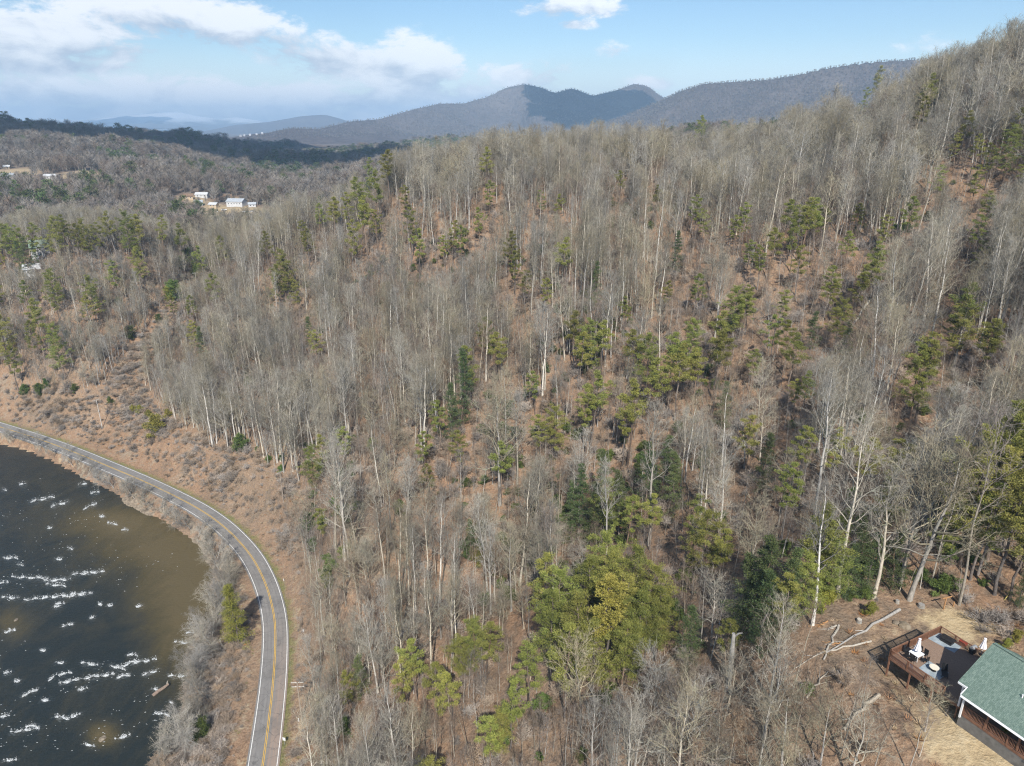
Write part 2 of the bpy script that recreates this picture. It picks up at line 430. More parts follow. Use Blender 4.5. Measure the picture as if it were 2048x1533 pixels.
def bark(name, lo, hi, lichen=0.25):
    m, n, b = material(name, 0.9, 0.1)
    tc = n.new('ShaderNodeTexCoord').outputs['Object']
    oi = n.new('ShaderNodeObjectInfo').outputs['Random']
    p = n.vec('MULTIPLY', tc, (1, 1, 0.35))
    f = n.noise(p, 5.0, 5, 0.7); g = n.noise(tc, 0.5, 3, 0.6)
    col = n.ramp(f, [(0.3, lo), (0.68, hi)])
    col = n.mix(n.smooth(g, 0.5, 0.7, 0, lichen), col, (0.35, 0.38, 0.29))
    hs = n.new('ShaderNodeHueSaturation'); n.l.new(col, hs.inputs['Color'])
    n.put(hs.inputs['Value'], n.math('ADD', n.math('MULTIPLY', oi, 0.7), 0.62))
    n.put(hs.inputs['Saturation'], n.math('ADD', n.math('MULTIPLY', n.math('FRACT', n.math('MULTIPLY', oi, 9.7)), 0.9), 0.5))
    n.l.new(hs.outputs[0], b.inputs['Base Color'])
    return m
M['pale_bark'] = bark('pale_bark', (0.32, 0.29, 0.24), (0.66, 0.61, 0.53), .3)
M['grey_bark'] = bark('grey_bark', (0.21, 0.185, 0.15), (0.53, 0.48, 0.41), .4)
M['pine_bark'] = bark('pine_bark', (0.09, 0.065, 0.05), (0.27, 0.21, 0.17), .2)
M['twig_grey'] = bark('twig_grey', (0.19, 0.17, 0.13), (0.40, 0.36, 0.285), .5)
M['twig_brown'] = bark('twig_brown', (0.13, 0.10, 0.078), (0.30, 0.235, 0.185), .1)
M['far_twig'] = bark('far_twigs', (0.12, 0.095, 0.08), (0.25, 0.21, 0.18), .15)
M['far_twig_grey'] = bark('far_twigs_grey', (0.15, 0.13, 0.11), (0.31, 0.275, 0.24), .2)
M['brush'] = bark('brush_twigs', (0.24, 0.19, 0.15), (0.46, 0.385, 0.31), .1)
M['twig_white'] = bark('twig_white', (0.22, 0.20, 0.17), (0.44, 0.41, 0.355), .3)
M['dead_wood'] = bark('dead_wood', (0.26, 0.24, 0.21), (0.50, 0.47, 0.42), .05)

def foliage(name, lo, mid, hi):
    m, n, b = material(name, 0.65, 0.25)
    g = n.new('ShaderNodeNewGeometry')
    ri = n.new('ShaderNodeObjectInfo').outputs['Random']
    tc = n.new('ShaderNodeTexCoord').outputs['Object']
    f = n.noise(tc, 1.1, 3, 0.6); f2 = n.noise(tc, 9.0, 2, 0.6)
    col = n.ramp(n.math('ADD', n.math('MULTIPLY', f, .6), n.math('MULTIPLY', f2, .4)), [(0.33, lo), (0.5, mid), (0.67, hi)])
    hs = n.new('ShaderNodeHueSaturation'); n.l.new(col, hs.inputs['Color'])
    n.put(hs.inputs['Value'], n.math('ADD', n.math('MULTIPLY', ri, 0.6), 0.72))
    n.put(hs.inputs['Hue'], n.math('ADD', n.math('MULTIPLY', n.math('FRACT', n.math('MULTIPLY', ri, 5.3)), 0.045), 0.475))
    n.l.new(hs.outputs[0], b.inputs['Base Color'])
    n.l.new(hs.outputs[0], b.inputs['Subsurface Radius']) if False else None
    return m
M['needles'] = foliage('olive_pine_needles', (0.075, 0.088, 0.024), (0.18, 0.195, 0.045), (0.32, 0.31, 0.075))
M['dark_needles'] = foliage('dark_hemlock_needles', (0.035, 0.05, 0.022), (0.075, 0.105, 0.038), (0.14, 0.175, 0.06))
M['yellow_leaves'] = foliage('yellow_green_leaves', (0.10, 0.105, 0.02), (0.22, 0.215, 0.04), (0.34, 0.32, 0.07))
M['glossy_leaves'] = foliage('laurel_leaves', (0.03, 0.05, 0.015), (0.09, 0.13, 0.03), (0.18, 0.23, 0.06))
M['dry_leaves'] = simple('dry_brown_leaves', (0.20, 0.10, 0.05), (0.42, 0.24, 0.12), 3.0, .9, .05, rnd=.25)

# ------------------------------------------------------------------ the lie of the land
CLEAR_FAR = [((104, 361), 17, 22), ((400, 405), 14, 12), ((480, 425), 34, 26), ((20, 350), 24, 60), ((165, 348), 26, 34), ((378, 396), 18, 14), ((430, 412), 14, 12), ((470, 397), 14, 12), ((520, 330), 14, 14)]
_cu = ground_at([c[0][0] for c in CLEAR_FAR], [c[0][1] for c in CLEAR_FAR])
CLEARINGS = [(_cu[0][i], _cu[1][i], c[1], c[2]) for i, c in enumerate(CLEAR_FAR)]

def px_area(pts, x, y, z):
    u, v, d = project(x, y, z)
    return inside(u, v, pts) & (y > 20)
BRUSH_PX = [(-300, 750), (0, 760), (90, 778), (190, 792), (262, 700), (325, 615), (378, 556), (408, 556), (378, 620), (325, 700), (282, 765), (318, 828), (420, 888), (520, 925), (600, 965), (615, 1050), (600, 1120), (612, 1200), (625, 1300), (628, 1420), (630, 1650), (480, 1650),
            (500, 1300), (480, 1150), (380, 1030), (140, 925), (0, 880), (-300, 840)]
YARD_PX = [(1590, 1262), (1640, 1200), (1750, 1192), (1860, 1200), (1950, 1212), (2048, 1195), (2300, 1210), (2300, 1700), (1940, 1620), (1830, 1490), (1760, 1440), (1690, 1400), (1600, 1330)]
HOUSE_PX = [(1745, 1250), (1880, 1232), (1960, 1270), (1990, 1265), (2300, 1400), (2300, 1700), (2048, 1560), (1930, 1470), (1870, 1400), (1770, 1350)]
STRAW_PX = [(1858, 1235), (1900, 1222), (1955, 1232), (1968, 1250), (1935, 1272), (1930, 1292), (1880, 1262)]
LAWN_PX = [(1840, 1440), (1880, 1400), (1935, 1435), (2020, 1500), (2090, 1560), (2300, 1700), (1900, 1700), (1880, 1533), (1850, 1490)]
GRASS_PX = [(1690, 1275), (1780, 1300), (1795, 1345), (1850, 1375), (1880, 1410), (1840, 1425), (1770, 1375), (1700, 1330)]

def spaced(lo, hi, fine0, fine1, step, growth):
    a = list(np.arange(fine0, fine1 + step * .5, step))
    s = step; x = a[-1]
    while x < hi: s *= growth; x += s; a.append(x)
    s = step; x = a[0]; b = []
    while x > lo: s *= growth; x -= s; b.append(x)
    return np.array(b[::-1] + a)
gx = spaced(-17000, 17000, -300, 220, 2.2, 1.045)
gy = spaced(-400, 19000, 40, 420, 2.2, 1.035)
X, Y = np.meshgrid(gx, gy, indexing='ij')
Z = height(X.ravel(), Y.ravel())
for cx, cy, rx, ry in CLEARINGS: pass
nx, ny = X.shape
def grid_mesh(name, X, Y, Z, mat):
    nx, ny = X.shape
    vs = np.c_[X.ravel(), Y.ravel(), Z.ravel()]
    idx = np.arange(nx * ny).reshape(nx, ny)
    q = np.stack([idx[:-1, :-1], idx[1:, :-1], idx[1:, 1:], idx[:-1, 1:]], -1).reshape(-1, 4)
    me = bpy.data.meshes.new(name)
    me.vertices.add(len(vs)); me.vertices.foreach_set('co', vs.ravel())
    me.loops.add(q.size); me.loops.foreach_set('vertex_index', q.ravel())
    me.polygons.add(len(q)); me.polygons.foreach_set('loop_start', np.arange(0, q.size, 4)); me.polygons.foreach_set('loop_total', np.full(len(q), 4))
    me.polygons.foreach_set('use_smooth', np.ones(len(q), bool))
    me.materials.append(mat); me.update(calc_edges=True); me.validate()
    return me
gme = grid_mesh('ground', X, Y, Z, M['ground'])
xf, yf = X.ravel(), Y.ravel(); rr_ = np.hypot(xf, yf)
cov = np.zeros((len(xf), 4), np.float32); cov[:, 3] = 1
dr_, _ = dist_line(xf, yf, road)
wr_ = inside(xf, yf, west_of_road)
cov[:, 0] = np.where(dr_ < 60, np.where(wr_, sstep(5.0, 3.8, dr_) * .5, sstep(6.3, 4.2, dr_) * 0.75), 0)
cov[:, 0] = np.maximum(cov[:, 0], px_area(GRASS_PX, xf, yf, Z) * 0.55)
cov[:, 1] = np.maximum(px_area(STRAW_PX, xf, yf, Z) * 1.0, px_area(LAWN_PX, xf, yf, Z) * 0.95)
cov[:, 1] = np.maximum(cov[:, 1], px_area(YARD_PX, xf, yf, Z) * 0.33)
cov[:, 1] = np.maximum(cov[:, 1], px_area(BRUSH_PX, xf, yf, Z) * 0.14)
cov[:, 1] = np.maximum(cov[:, 1], np.where((dr_ < 9) & wr_, .36, 0))
cov[:, 1] = np.maximum(cov[:, 1], px_area([(600, 1150), (625, 1300), (628, 1533), (575, 1533), (585, 1300), (570, 1150)], xf, yf, Z) * 0.5)
for cx, cy, rx, ry in CLEARINGS:
    q = ((xf - cx) / rx) ** 2 + ((yf - cy) / ry) ** 2
    cov[:, 1] = np.maximum(cov[:, 1], 0.8 * sstep(1.3, .6, q))
cov[:, 2] = sstep(380, 750, rr_) * (1 - cov[:, 1])
# soften the edges of the masks on the fine grid
C = cov.reshape(nx, ny, 4)
for _ in range(2):
    C[1:-1, 1:-1] = (C[1:-1, 1:-1] * 2 + C[:-2, 1:-1] + C[2:, 1:-1] + C[1:-1, :-2] + C[1:-1, 2:]) / 6
ca = gme.color_attributes.new('cover', 'FLOAT_COLOR', 'POINT'); ca.data.foreach_set('color', C.reshape(-1))
link('ground', gme, kind='structure')

# ------------------------------------------------------------------ river
def river_material():
    m, n, b = material('river_water', 0.12, 0.32)
    b.inputs['IOR'].default_value = 1.33
    pos = n.new('ShaderNodeNewGeometry').outputs['Position']
    sh = n.new('ShaderNodeAttribute', attribute_name='shallow').outputs['Fac']
    a = n.noise(n.vec('MULTIPLY', pos, (1, .5, 1)), 0.07, 6, 0.65, 1.5); c = n.noise(n.vec('MULTIPLY', pos, (1, .35, 1)), 0.9, 5, 0.7)
    f = n.math('ADD', sh, n.math('MULTIPLY', n.math('SUBTRACT', a, .5), 0.9))
    f = n.math('ADD', f, n.math('MULTIPLY', n.math('SUBTRACT', c, .5), 0.35))
    col = n.ramp(f, [(0.1, (0.018, 0.023, 0.022)), (0.36, (0.040, 0.038, 0.026)), (0.62, (0.070, 0.057, 0.027)), (0.95, (0.105, 0.082, 0.040))])
    rf = n.new('ShaderNodeAttribute', attribute_name='riffle').outputs['Fac']
    st = n.noise(n.vec('MULTIPLY', pos, (.55, 1.6, 1)), 1.5, 6, 0.72, 1.2)
    foamy = n.math('MULTIPLY', n.smooth(st, .50, .66), rf, clamp=True)
    col = n.mix(foamy, col, (0.50, 0.53, 0.54))
    n.l.new(col, b.inputs['Base Color'])
    w1 = n.noise(n.vec('MULTIPLY', pos, (0.8, 1.4, 1)), 1.1, 5, 0.65, .6); w2 = n.noise(pos, 4.5, 3, 0.6)
    bump(n, b, n.math('ADD', n.math('MULTIPLY', w1, 0.8), n.math('MULTIPLY', w2, 0.2)), 0.8, 0.3)
    return m
M['water'] = river_material()
rx_ = np.arange(-380, -20, .9); ry_ = np.arange(-30, 400, .9)
RX, RY = np.meshgrid(rx_, ry_, indexing='ij')
fx, fy = RX.ravel(), RY.ravel()
ins = inside(fx, fy, west_of_bank); dw_, _ = dist_line(fx, fy, bank)
keep = (ins | (dw_ < 4)).reshape(RX.shape)
idx = np.arange(RX.size).reshape(RX.shape)
km = keep[:-1, :-1] & keep[1:, :-1] & keep[1:, 1:] & keep[:-1, 1:]
q = np.stack([idx[:-1, :-1], idx[1:, :-1], idx[1:, 1:], idx[:-1, 1:]], -1)[km]
used = np.unique(q); remap = np.full(RX.size, -1); remap[used] = np.arange(len(used))
me = bpy.data.meshes.new('river_water')
zz = WATER_Z + fbm(fx / 9, fy / 5, 3) * 0.12
me.from_pydata(np.c_[fx, fy, zz][used].tolist(), [], remap[q].tolist())
me.materials.append(M['water']); me.polygons.foreach_set('use_smooth', [True] * len(me.polygons))
# brown gravel shows through where the water is thin
su, sv, _ = project(fx, fy, fx * 0 + WATER_Z)
def blob(u, v, a, b_, w=1.0): return w * np.exp(-(((su - u) / a) ** 2 + ((sv - v) / b_) ** 2))
shal = .12 + blob(380, 1190, 110, 130, .85) + blob(300, 1080, 170, 60, .5) + blob(180, 1040, 120, 40, .25) + blob(395, 1330, 60, 120, .35) + blob(205, 1470, 32, 26, .8) + blob(20, 1245, 40, 30, .5) + blob(230, 1040, 90, 22, .3) + blob(420, 1480, 70, 60, .35)
shal = np.where(sv > 100, shal, 0)
at_ = me.attributes.new('shallow', 'FLOAT', 'POINT'); at_.data.foreach_set('value', shal[used].astype(np.float32))
RIVER_ME = (me,); used_w = used
link('river_water', me, kind='structure')

# the wet edge of the river: stones and mud from the bank down under the water
Lb = np.r_[0, np.cumsum(np.hypot(*np.diff(bank, axis=0).T))]; sb = np.arange(0, Lb[-1] - 60, .9)
bc = np.c_[np.interp(sb, Lb, bank[:, 0]), np.interp(sb, Lb, bank[:, 1])]
for _ in range(6): bc[1:-1] = (bc[:-2] + 2 * bc[1:-1] + bc[2:]) / 4
tb = np.gradient(bc, axis=0); tb /= np.linalg.norm(tb, axis=1)[:, None]; nb = np.c_[tb[:, 1], -tb[:, 0]]
jit = fbm(sb / 11.0, sb * 0, 3) * 3.2
rows = []
for k_, (of, zz_) in enumerate([(-2.6, -4.6), (-.9, -3.75), (-.2, -3.42), (.6, -3.2), (1.6, -2.95), (3.0, None)]):
    p_ = bc + nb * (of + jit * (1 if k_ < 5 else .3))[:, None]; hz = height(p_[:, 0], p_[:, 1])
    z_ = hz - .25 if zz_ is None else np.full(len(p_), zz_) + fbm(p_[:, 0] * .9, p_[:, 1] * .9, 3) * .35 * (k_ > 1)
    if k_ in (3, 4): z_ = np.maximum(z_, hz + .06)
    rows.append(np.c_[p_, z_])
R_ = np.array(rows)
bme = grid_mesh('river_bank', R_[:, :, 0], R_[:, :, 1], R_[:, :, 2], simple('wet_stony_bank', (.11, .085, .06), (.34, .28, .21), 1.1, .9, .15, bumpy=.9))
link('river_bank', bme, kind='structure')

# white water: each riffle in the photograph as (u, v, half length, tilt); ragged crests of foam on the surface
M['foam'], fn_, fb_ = material('white_water_foam', .5, .3)
fb_.inputs['Base Color'].default_value = (.62, .65, .67, 1)
_p = fn_.new('ShaderNodeNewGeometry').outputs['Position']
fn_.put(fb_.inputs['Alpha'], fn_.smooth(fn_.noise(_p, 3.2, 5, .75), .36, .62, .1, .95))
RIFF = [(175, 1146, 30, -6), (115, 1160, 24, -4), (60, 1155, 32, 2), (110, 1193, 55, -8), (155, 1190, 26, -10), (20, 1195, 16, 6), (8, 1165, 8, 0), (20, 1116, 14, 2), (85, 998, 22, -14), (120, 1008, 16, -20), (180, 1012, 12, -30), (190, 985, 8, -10), (225, 1047, 9, 10),
        (205, 1032, 5, 0), (165, 968, 8, -15), (40, 1130, 6, 0), (117, 1118, 7, 0), (140, 1097, 5, 20), (120, 1207, 8, 5), (112, 1170, 18, 6), (400, 1262, 24, -12), (368, 1285, 17, 4), (395, 1302, 20, -14), (290, 1322, 20, -12), (235, 1335, 14, 20), (255, 1328, 20, -25), (180, 1328, 16, 12),
        (140, 1362, 20, -16), (182, 1354, 15, -14), (213, 1350, 14, -10), (247, 1352, 12, -12), (130, 1347, 12, -12), (105, 1355, 8, -40), (60, 1385, 16, -30), (35, 1362, 6, 0), (300, 1345, 14, -20), (325, 1428, 15, 12), (340, 1405, 5, 0), (245, 1474, 14, -18), (178, 1490, 10, 20), (125, 1435, 14, 12), (148, 1432, 12, -20),
        (50, 1460, 26, -10), (10, 1432, 8, 0), (62, 1452, 10, 0), (360, 1352, 22, 2), (20, 1262, 10, -12), (135, 1250, 10, -15), (115, 1212, 6, 0), (200, 1208, 4, 0), (220, 1210, 5, 0), (278, 1212, 6, 0), (185, 1235, 5, 0), (310, 1378, 6, 0), (120, 1325, 9, 0), (86, 1300, 6, 10), (15, 1345, 7, 0), (265, 1310, 9, 8), (8, 980, 5, 0), (45, 968, 6, 0), (250, 1060, 6, 12), (100, 1055, 4, 0), (20, 1520, 12, 0), (90, 1400, 7, 0), (165, 1378, 9, -10)]
rif = np.zeros(len(su))
for (u_, v_, hl_, tl_) in RIFF:
    dv_ = sv - (v_ + (su - u_) * math.tan(math.radians(tl_)) * .8)
    rif = np.maximum(rif, .75 * np.exp(-(((su - u_) / (hl_ * 1.15)) ** 4)) * np.exp(-(dv_ / 4.5) ** 2))
at_ = RIVER_ME[0].attributes.new('riffle', 'FLOAT', 'POINT'); at_.data.foreach_set('value', np.where(sv > 100, rif, 0)[used_w].astype(np.float32))
fm = MB(); fr = random.Random(5)
for (u, v, hl, tilt) in RIFF:
    hl *= 1.15; n_ = max(20, int(hl * 18)); ph = fr.uniform(0, 6)
    for i in range(n_):
        t = fr.uniform(-1, 1); cu = u + t * hl
        gap = math.sin(t * hl * .33 + ph) + .5 * math.sin(t * hl * .9 + 2 * ph)
        if gap < -.35 and fr.random() < .85: continue
        cv = v + t * hl * math.tan(math.radians(tilt)) * 0.8 + 1.3 * math.sin(t * hl * .25 + ph) - (abs(fr.gauss(0, 1)) * 2.6 if fr.random() < .3 else fr.gauss(0, .7))
        x, y, z = on_plane(cu, cv, WATER_Z + 0.1); r = (.02 + .065 * fr.random() ** 1.6) * (1.25 - abs(t) * .7) * (1 + .4 * max(gap, 0)); k = fr.randint(4, 6); a0 = fr.uniform(0, 6)
        ring = [(x + r * fr.uniform(.9, 2.1) * math.cos(a0 + j * 6.283 / k) * 1.7, y + r * fr.uniform(.35, .9) * math.sin(a0 + j * 6.283 / k), z - 0.06) for j in range(k)]
        fm.add(ring + [(x, y, z + fr.uniform(.02, .10))], [(j, (j + 1) % k, k) for j in range(k)])
for i in range(900):      # single flecks between the riffles
    u = fr.uniform(0, 425); v = fr.uniform(940, 1533)
    x, y, z = on_plane(u, v, WATER_Z + 0.1)
    if not inside([x + 6], [y], west_of_bank)[0] or fbm(np.array([x / 14.]), np.array([y / 9.]), 2)[0] < 0.05: continue
    r = fr.uniform(.03, .12); fm.add([(x - r * 2, y, z), (x, y - r * .5, z), (x + r * 2, y + .1, z), (x, y + r * .6, z + .1)], [(0, 1, 3), (1, 2, 3)])
fm.build('river_foam', M['foam'], kind='stuff')

# boulders awash and a drift log
M['rock'] = simple('brown_river_rock', (0.13, 0.10, 0.07), (0.32, 0.27, 0.21), 1.6, .85, .2, rnd=.2, bumpy=.6)
def rock_mesh(seed, sx=1, sy=1, sz=.6, mat=None, name='boulder'):
    r = random.Random(seed); me = bpy.data.meshes.new(name)
    import bmesh
    bm = bmesh.new(); bmesh.ops.create_icosphere(bm, subdivisions=2, radius=1)
    for v in bm.verts:
        k = 1 + r.uniform(-.18, .18); v.co = Vector((v.co.x * sx * k, v.co.y * sy * k, v.co.z * sz * k))
    bm.to_mesh(me); bm.free(); me.materials.append(mat or M['rock']); return me
for (u, v, r, lab) in [(205, 1478, .7, 'low brown boulder awash at the bottom left of the river'), (32, 1240, .5, 'small brown boulder just above the surface at the left edge of the river'),
                       (60, 887, 1.5, 'pale boulder on the river bank under the left end of the road'), (300, 1003, 1.4, 'grey boulder at the water edge below the middle of the road'), (292, 1010, 1.1, 'smaller grey boulder at the water edge beside the larger one')]:
    x, y, z = on_plane(u, v, WATER_Z); o = link('boulder', rock_mesh(int(u), r, r * 1.2, r * .35), loc=(x, y, z + .05 * r), label=lab, cat='boulder', group='boulders along the river')
M['asphalt'] = None

# ------------------------------------------------------------------ road
def asphalt_material():
    m, n, b = material('worn_asphalt', 0.85, 0.25)
    pos = n.new('ShaderNodeNewGeometry').outputs['Position']
    uv = n.new('ShaderNodeUVMap').outputs[0]; sp = n.new('ShaderNodeSeparateXYZ'); n.l.new(uv, sp.inputs[0])
    across = sp.outputs[0]
    f = n.noise(pos, 0.6, 6, 0.7); g = n.noise(n.vec('MULTIPLY', uv, (1.2, 0.05, 1)), 2.0, 4, .6); c = n.noise(pos, 9, 3, .7)
    col = n.ramp(n.math('ADD', n.math('MULTIPLY', f, .5), n.math('MULTIPLY', g, .5)), [(0.35, (0.155, 0.15, 0.145)), (0.65, (0.235, 0.225, 0.215))])
    # paler wheel tracks and a rust coloured near lane towards the bottom of the hill
    tr = n.math('MULTIPLY', n.math('ABSOLUTE', n.math('SINE', n.math('MULTIPLY', across, 3.6))), 0.5)
    col = n.mix(n.math('MULTIPLY', tr, .45), col, (0.29, 0.275, 0.26))
    al = sp.outputs[1]
    rust = n.math('MULTIPLY', n.smooth(al, 205, 150), n.smooth(across, 0.2, 1.2))
    col = n.mix(n.math('MULTIPLY', rust, n.smooth(g, .3, .6, .3, .8)), col, (0.32, 0.235, 0.18))
    col = n.mix(n.smooth(c, .62, .8, 0, .4), col, (0.08, 0.08, 0.08))
    col = n.mix(n.smooth(n.noise(pos, .11, 5, .7), .52, .66, 0, .4), col, (0.12, 0.118, 0.115))
    vo = n.new('ShaderNodeTexVoronoi', feature='DISTANCE_TO_EDGE'); n.put(vo.inputs['Vector'], n.vec('ADD', pos, n.vec('MULTIPLY', (1, 1, 1), f))); vo.inputs['Scale'].default_value = .35
    col = n.mix(n.smooth(vo.outputs['Distance'], .02, .0, 0, .55), col, (0.06, 0.06, 0.06))
    n.l.new(col, b.inputs['Base Color']); bump(n, b, c, .3, .02)
    return m
M['asphalt'] = asphalt_material()
M['white_paint'] = simple('white_road_paint', (0.55, 0.55, 0.53), (0.82, 0.82, 0.80), 1.5, .7, .2)
M['yellow_paint'] = simple('yellow_road_paint', (0.55, 0.32, 0.03), (0.75, 0.46, 0.06), 1.5, .7, .2)
# resample the centre line
L = [0.0]
for a, b_ in zip(road[:-1], road[1:]): L.append(L[-1] + float(np.linalg.norm(b_ - a)))
s_ = np.arange(0, L[-1], 2.0); rc = np.c_[np.interp(s_, L, road[:, 0]), np.interp(s_, L, road[:, 1])]
for _ in range(4): rc[1:-1] = (rc[:-2] + 2 * rc[1:-1] + rc[2:]) / 4
tg = np.gradient(rc, axis=0); tg /= np.linalg.norm(tg, axis=1)[:, None]; nrm = np.c_[tg[:, 1], -tg[:, 0]]
def strip(name, offs, z, mat, parent=None, drop=False, **kw):
    vs = []; fs = []; k = len(offs)
    for i in range(len(rc)):
        for j, o in enumerate(offs):
            p = rc[i] + nrm[i] * o; vs.append((p[0], p[1], z - (.5 if drop and j in (0, k - 1) else 0)))
    for i in range(len(rc) - 1):
        for j in range(k - 1): fs.append((i * k + j, i * k + j + 1, (i + 1) * k + j + 1, (i + 1) * k + j))
    me = bpy.data.meshes.new(name); me.from_pydata(vs, [], fs); me.materials.append(mat)
    uvl = me.uv_layers.new(name='UVMap'); li = np.zeros(len(me.loops), int); me.loops.foreach_get('vertex_index', li)
    uv = np.c_[np.array(offs)[li % k], s_[li // k]]; uvl.data.foreach_set('uv', uv.astype(np.float32).ravel())
    me.update(); return link(name, me, parent, **kw)
rd = strip('road', [-3.35, -3.25, -1.6, 0, 1.6, 3.25, 3.35], 0.05, M['asphalt'], drop=True, kind='structure')
strip('edge_line', [-2.88, -2.72], 0.056, M['white_paint'], rd); strip('edge_line', [2.72, 2.88], 0.056, M['white_paint'], rd)
strip('centre_line', [-0.21, -0.09], 0.056, M['yellow_paint'], rd); strip('centre_line', [0.09, 0.21], 0.056, M['yellow_paint'], rd)

# ------------------------------------------------------------------ mountains
def mountain_material(name, c1, c2, c3, snow=0.0, snow_z=260):
    m, n, b = material(name, 0.95, 0.02)
    pos = n.new('ShaderNodeNewGeometry').outputs['Position']
    f = n.noise(pos, 0.03, 8, 0.75); g = n.noise(pos, 0.0022, 6, 0.6)
    col = n.ramp(n.math('ADD', n.math('MULTIPLY', f, .6), n.math('MULTIPLY', g, .4)), [(0.35, c1), (0.5, c2), (0.65, c3)])
    if snow:
        z = n.new('ShaderNodeSeparateXYZ'); n.l.new(pos, z.inputs[0])
        s = n.math('ADD', n.math('MULTIPLY', n.math('SUBTRACT', n.noise(pos, 0.0016, 7, .65), .5), 330), z.outputs[2])
        col = n.mix(n.smooth(s, snow_z - 70, snow_z + 60, 0, snow), col, (0.72, 0.74, 0.78))
    n.l.new(col, b.inputs['Base Color']); bump(n, b, f, 1.0, 14.0)
    return m
M['mtn'] = mountain_material('winter_forest_mountain', (0.065, 0.055, 0.052), (0.115, 0.095, 0.09), (0.17, 0.145, 0.13))
M['mtn_snow'] = mountain_material('snow_dusted_mountain', (0.07, 0.07, 0.075), (0.12, 0.115, 0.115), (0.19, 0.18, 0.17), .9, 215)
MTN = []
def mountain(name, ridge, base, width, step, mat, seed, spur=0.45, sharp=1.15):
    """ridge: sight lines (u, v, depth) of the skyline"""
    P = np.array([at_depth(u, v, d) for u, v, d in ridge])
    # dense ridge
    t = np.linspace(0, len(P) - 1, len(P) * 6); P = np.c_[[np.interp(t, np.arange(len(P)), P[:, i]) for i in range(3)]].T
    x = np.arange(P[:, 0].min() - width * 1.2, P[:, 0].max() + width * 1.2, step); y = np.arange(P[:, 1].min() - width * 1.5, P[:, 1].max() + width * 1.2, step)
    X, Y = np.meshgrid(x, y, indexing='ij'); xf, yf = X.ravel(), Y.ravel()
    D, pos = dist_line(xf, yf, P[:, :2])
    L = np.r_[0, np.cumsum(np.hypot(*(np.diff(P[:, :2], axis=0).T)))]
    H = np.interp(pos, L, P[:, 2]) - base
    wob = 1 + spur * 2 * fbm(pos / width * 2.2 + seed, D / width * .8 + seed * 3, 3)
    f = np.exp(-np.power(np.maximum(D * wob, 0) / (width * .55), sharp))
    rid = 1 - np.abs(fbm(xf / width * 3.2 + seed, yf / width * 3.2, 4)) * 2.2
    Zm = base - 25 + (H + 25) * f * (1 + 0.32 * (rid - .75) * sstep(0, width * .3, D)) + fbm(xf / step / 3, yf / step / 3, 3) * step * .22 * sstep(0, 2 * step, D)
    me = grid_mesh(name, X, Y, Zm.reshape(X.shape), mat)
    MTN.append((P, width, xf, yf, Zm, x, y))
    return link(name, me, kind='structure')
mountain('purple_mountain', [(420, 300, 3300), (520, 272, 3500), (580, 256, 3700), (640, 258, 3900), (700, 243, 4100), (760, 238, 4300), (830, 218, 4500), (880, 207, 4700), (930, 206, 4850), (975, 193, 4950), (1010, 176, 5000), (1048, 166, 5000), (1085, 176, 5000), (1110, 187, 4950), (1145, 176, 4900), (1185, 192, 4900), (1225, 182, 4900), (1270, 167, 4900), (1295, 172, 4950), (1325, 194, 5000), (1400, 230, 5000)], 40, 900, 24, M['mtn'], 1.3)
mountain('long_ridge', [(1240, 235, 3500), (1325, 200, 3400), (1365, 180, 3300), (1410, 166, 3200), (1470, 162, 3100), (1540, 158, 3000), (1600, 148, 2900), (1650, 136, 2850), (1700, 128, 2800), (1760, 122, 2750), (1850, 118, 2700), (1980, 110, 2700), (2200, 105, 2700)], 40, 750, 20, M['mtn'], 4.1, spur=.3)
mountain('blue_ridge', [(380, 268, 9000), (470, 250, 9000), (540, 243, 9000), (600, 232, 9000), (650, 229, 9000), (690, 240, 9200), (760, 262, 9300)], 40, 1300, 60, M['mtn'], 8.2)
mountain('snowy_mountain', [(0, 262, 13500), (60, 242, 13500), (110, 238, 13500), (160, 240, 13500), (200, 236, 13500), (240, 233, 13500), (290, 228, 13700), (330, 224, 13800), (360, 224, 13800), (400, 233, 13800), (440, 238, 13900), (470, 234, 14000), (510, 240, 14000), (560, 250, 14000), (800, 232, 14500), (830, 245, 14500), (1000, 262, 14500)], 40, 2200, 80, M['mtn_snow'], 2.7, spur=.6)
mountain('foothill', [(-200, 300, 6000), (120, 275, 6200), (280, 268, 6500), (420, 272, 6500), (560, 270, 6500), (800, 262, 7000), (1000, 270, 7000)], 30, 900, 50, M['mtn'], 5.5)

# ------------------------------------------------------------------ clouds over the valley: puffy masses outside the frame whose shade falls on the hills
def cloud_mesh(seed, rx, ry, rz):
    import bmesh
    me = bpy.data.meshes.new('cloud'); bm = bmesh.new(); bmesh.ops.create_icosphere(bm, subdivisions=5, radius=1)
    from mathutils import noise as mn
    for v in bm.verts:
        c = v.co.copy(); k = 1 + .42 * mn.fractal(c * 1.7 + Vector((seed, 0, 0)), .8, 2.1, 5) + .1 * mn.noise(c * 6 + Vector((0, seed, 0)))
        z = c.z * rz * k; z = max(z, -rz * .25 + .05 * z)
        v.co = Vector((c.x * rx * k, c.y * ry * k, z))
    for f in bm.faces: f.smooth = True
    bm.to_mesh(me); bm.free(); me.materials.append(M['cloud']); return me
mc, nc, bc = material('cloud_vapour', 1.0, 0.0); bc.inputs['Base Color'].default_value = (.88, .89, .9, 1); M['cloud'] = mc
def shade_cloud(u, v, d, alt, rx, ry, seed):
    x, y, z = at_depth(u, v, d); k = (alt - z) / SUN_DIR.z
    link('cloud', cloud_mesh(seed, rx, ry, 90), loc=(x + SUN_DIR.x * k, y + SUN_DIR.y * k, alt), kind='structure')
shade_cloud(130, 275, 1400, 1300, 620, 380, 1.0)
shade_cloud(400, 290, 2250, 1500, 480, 260, 5.0)
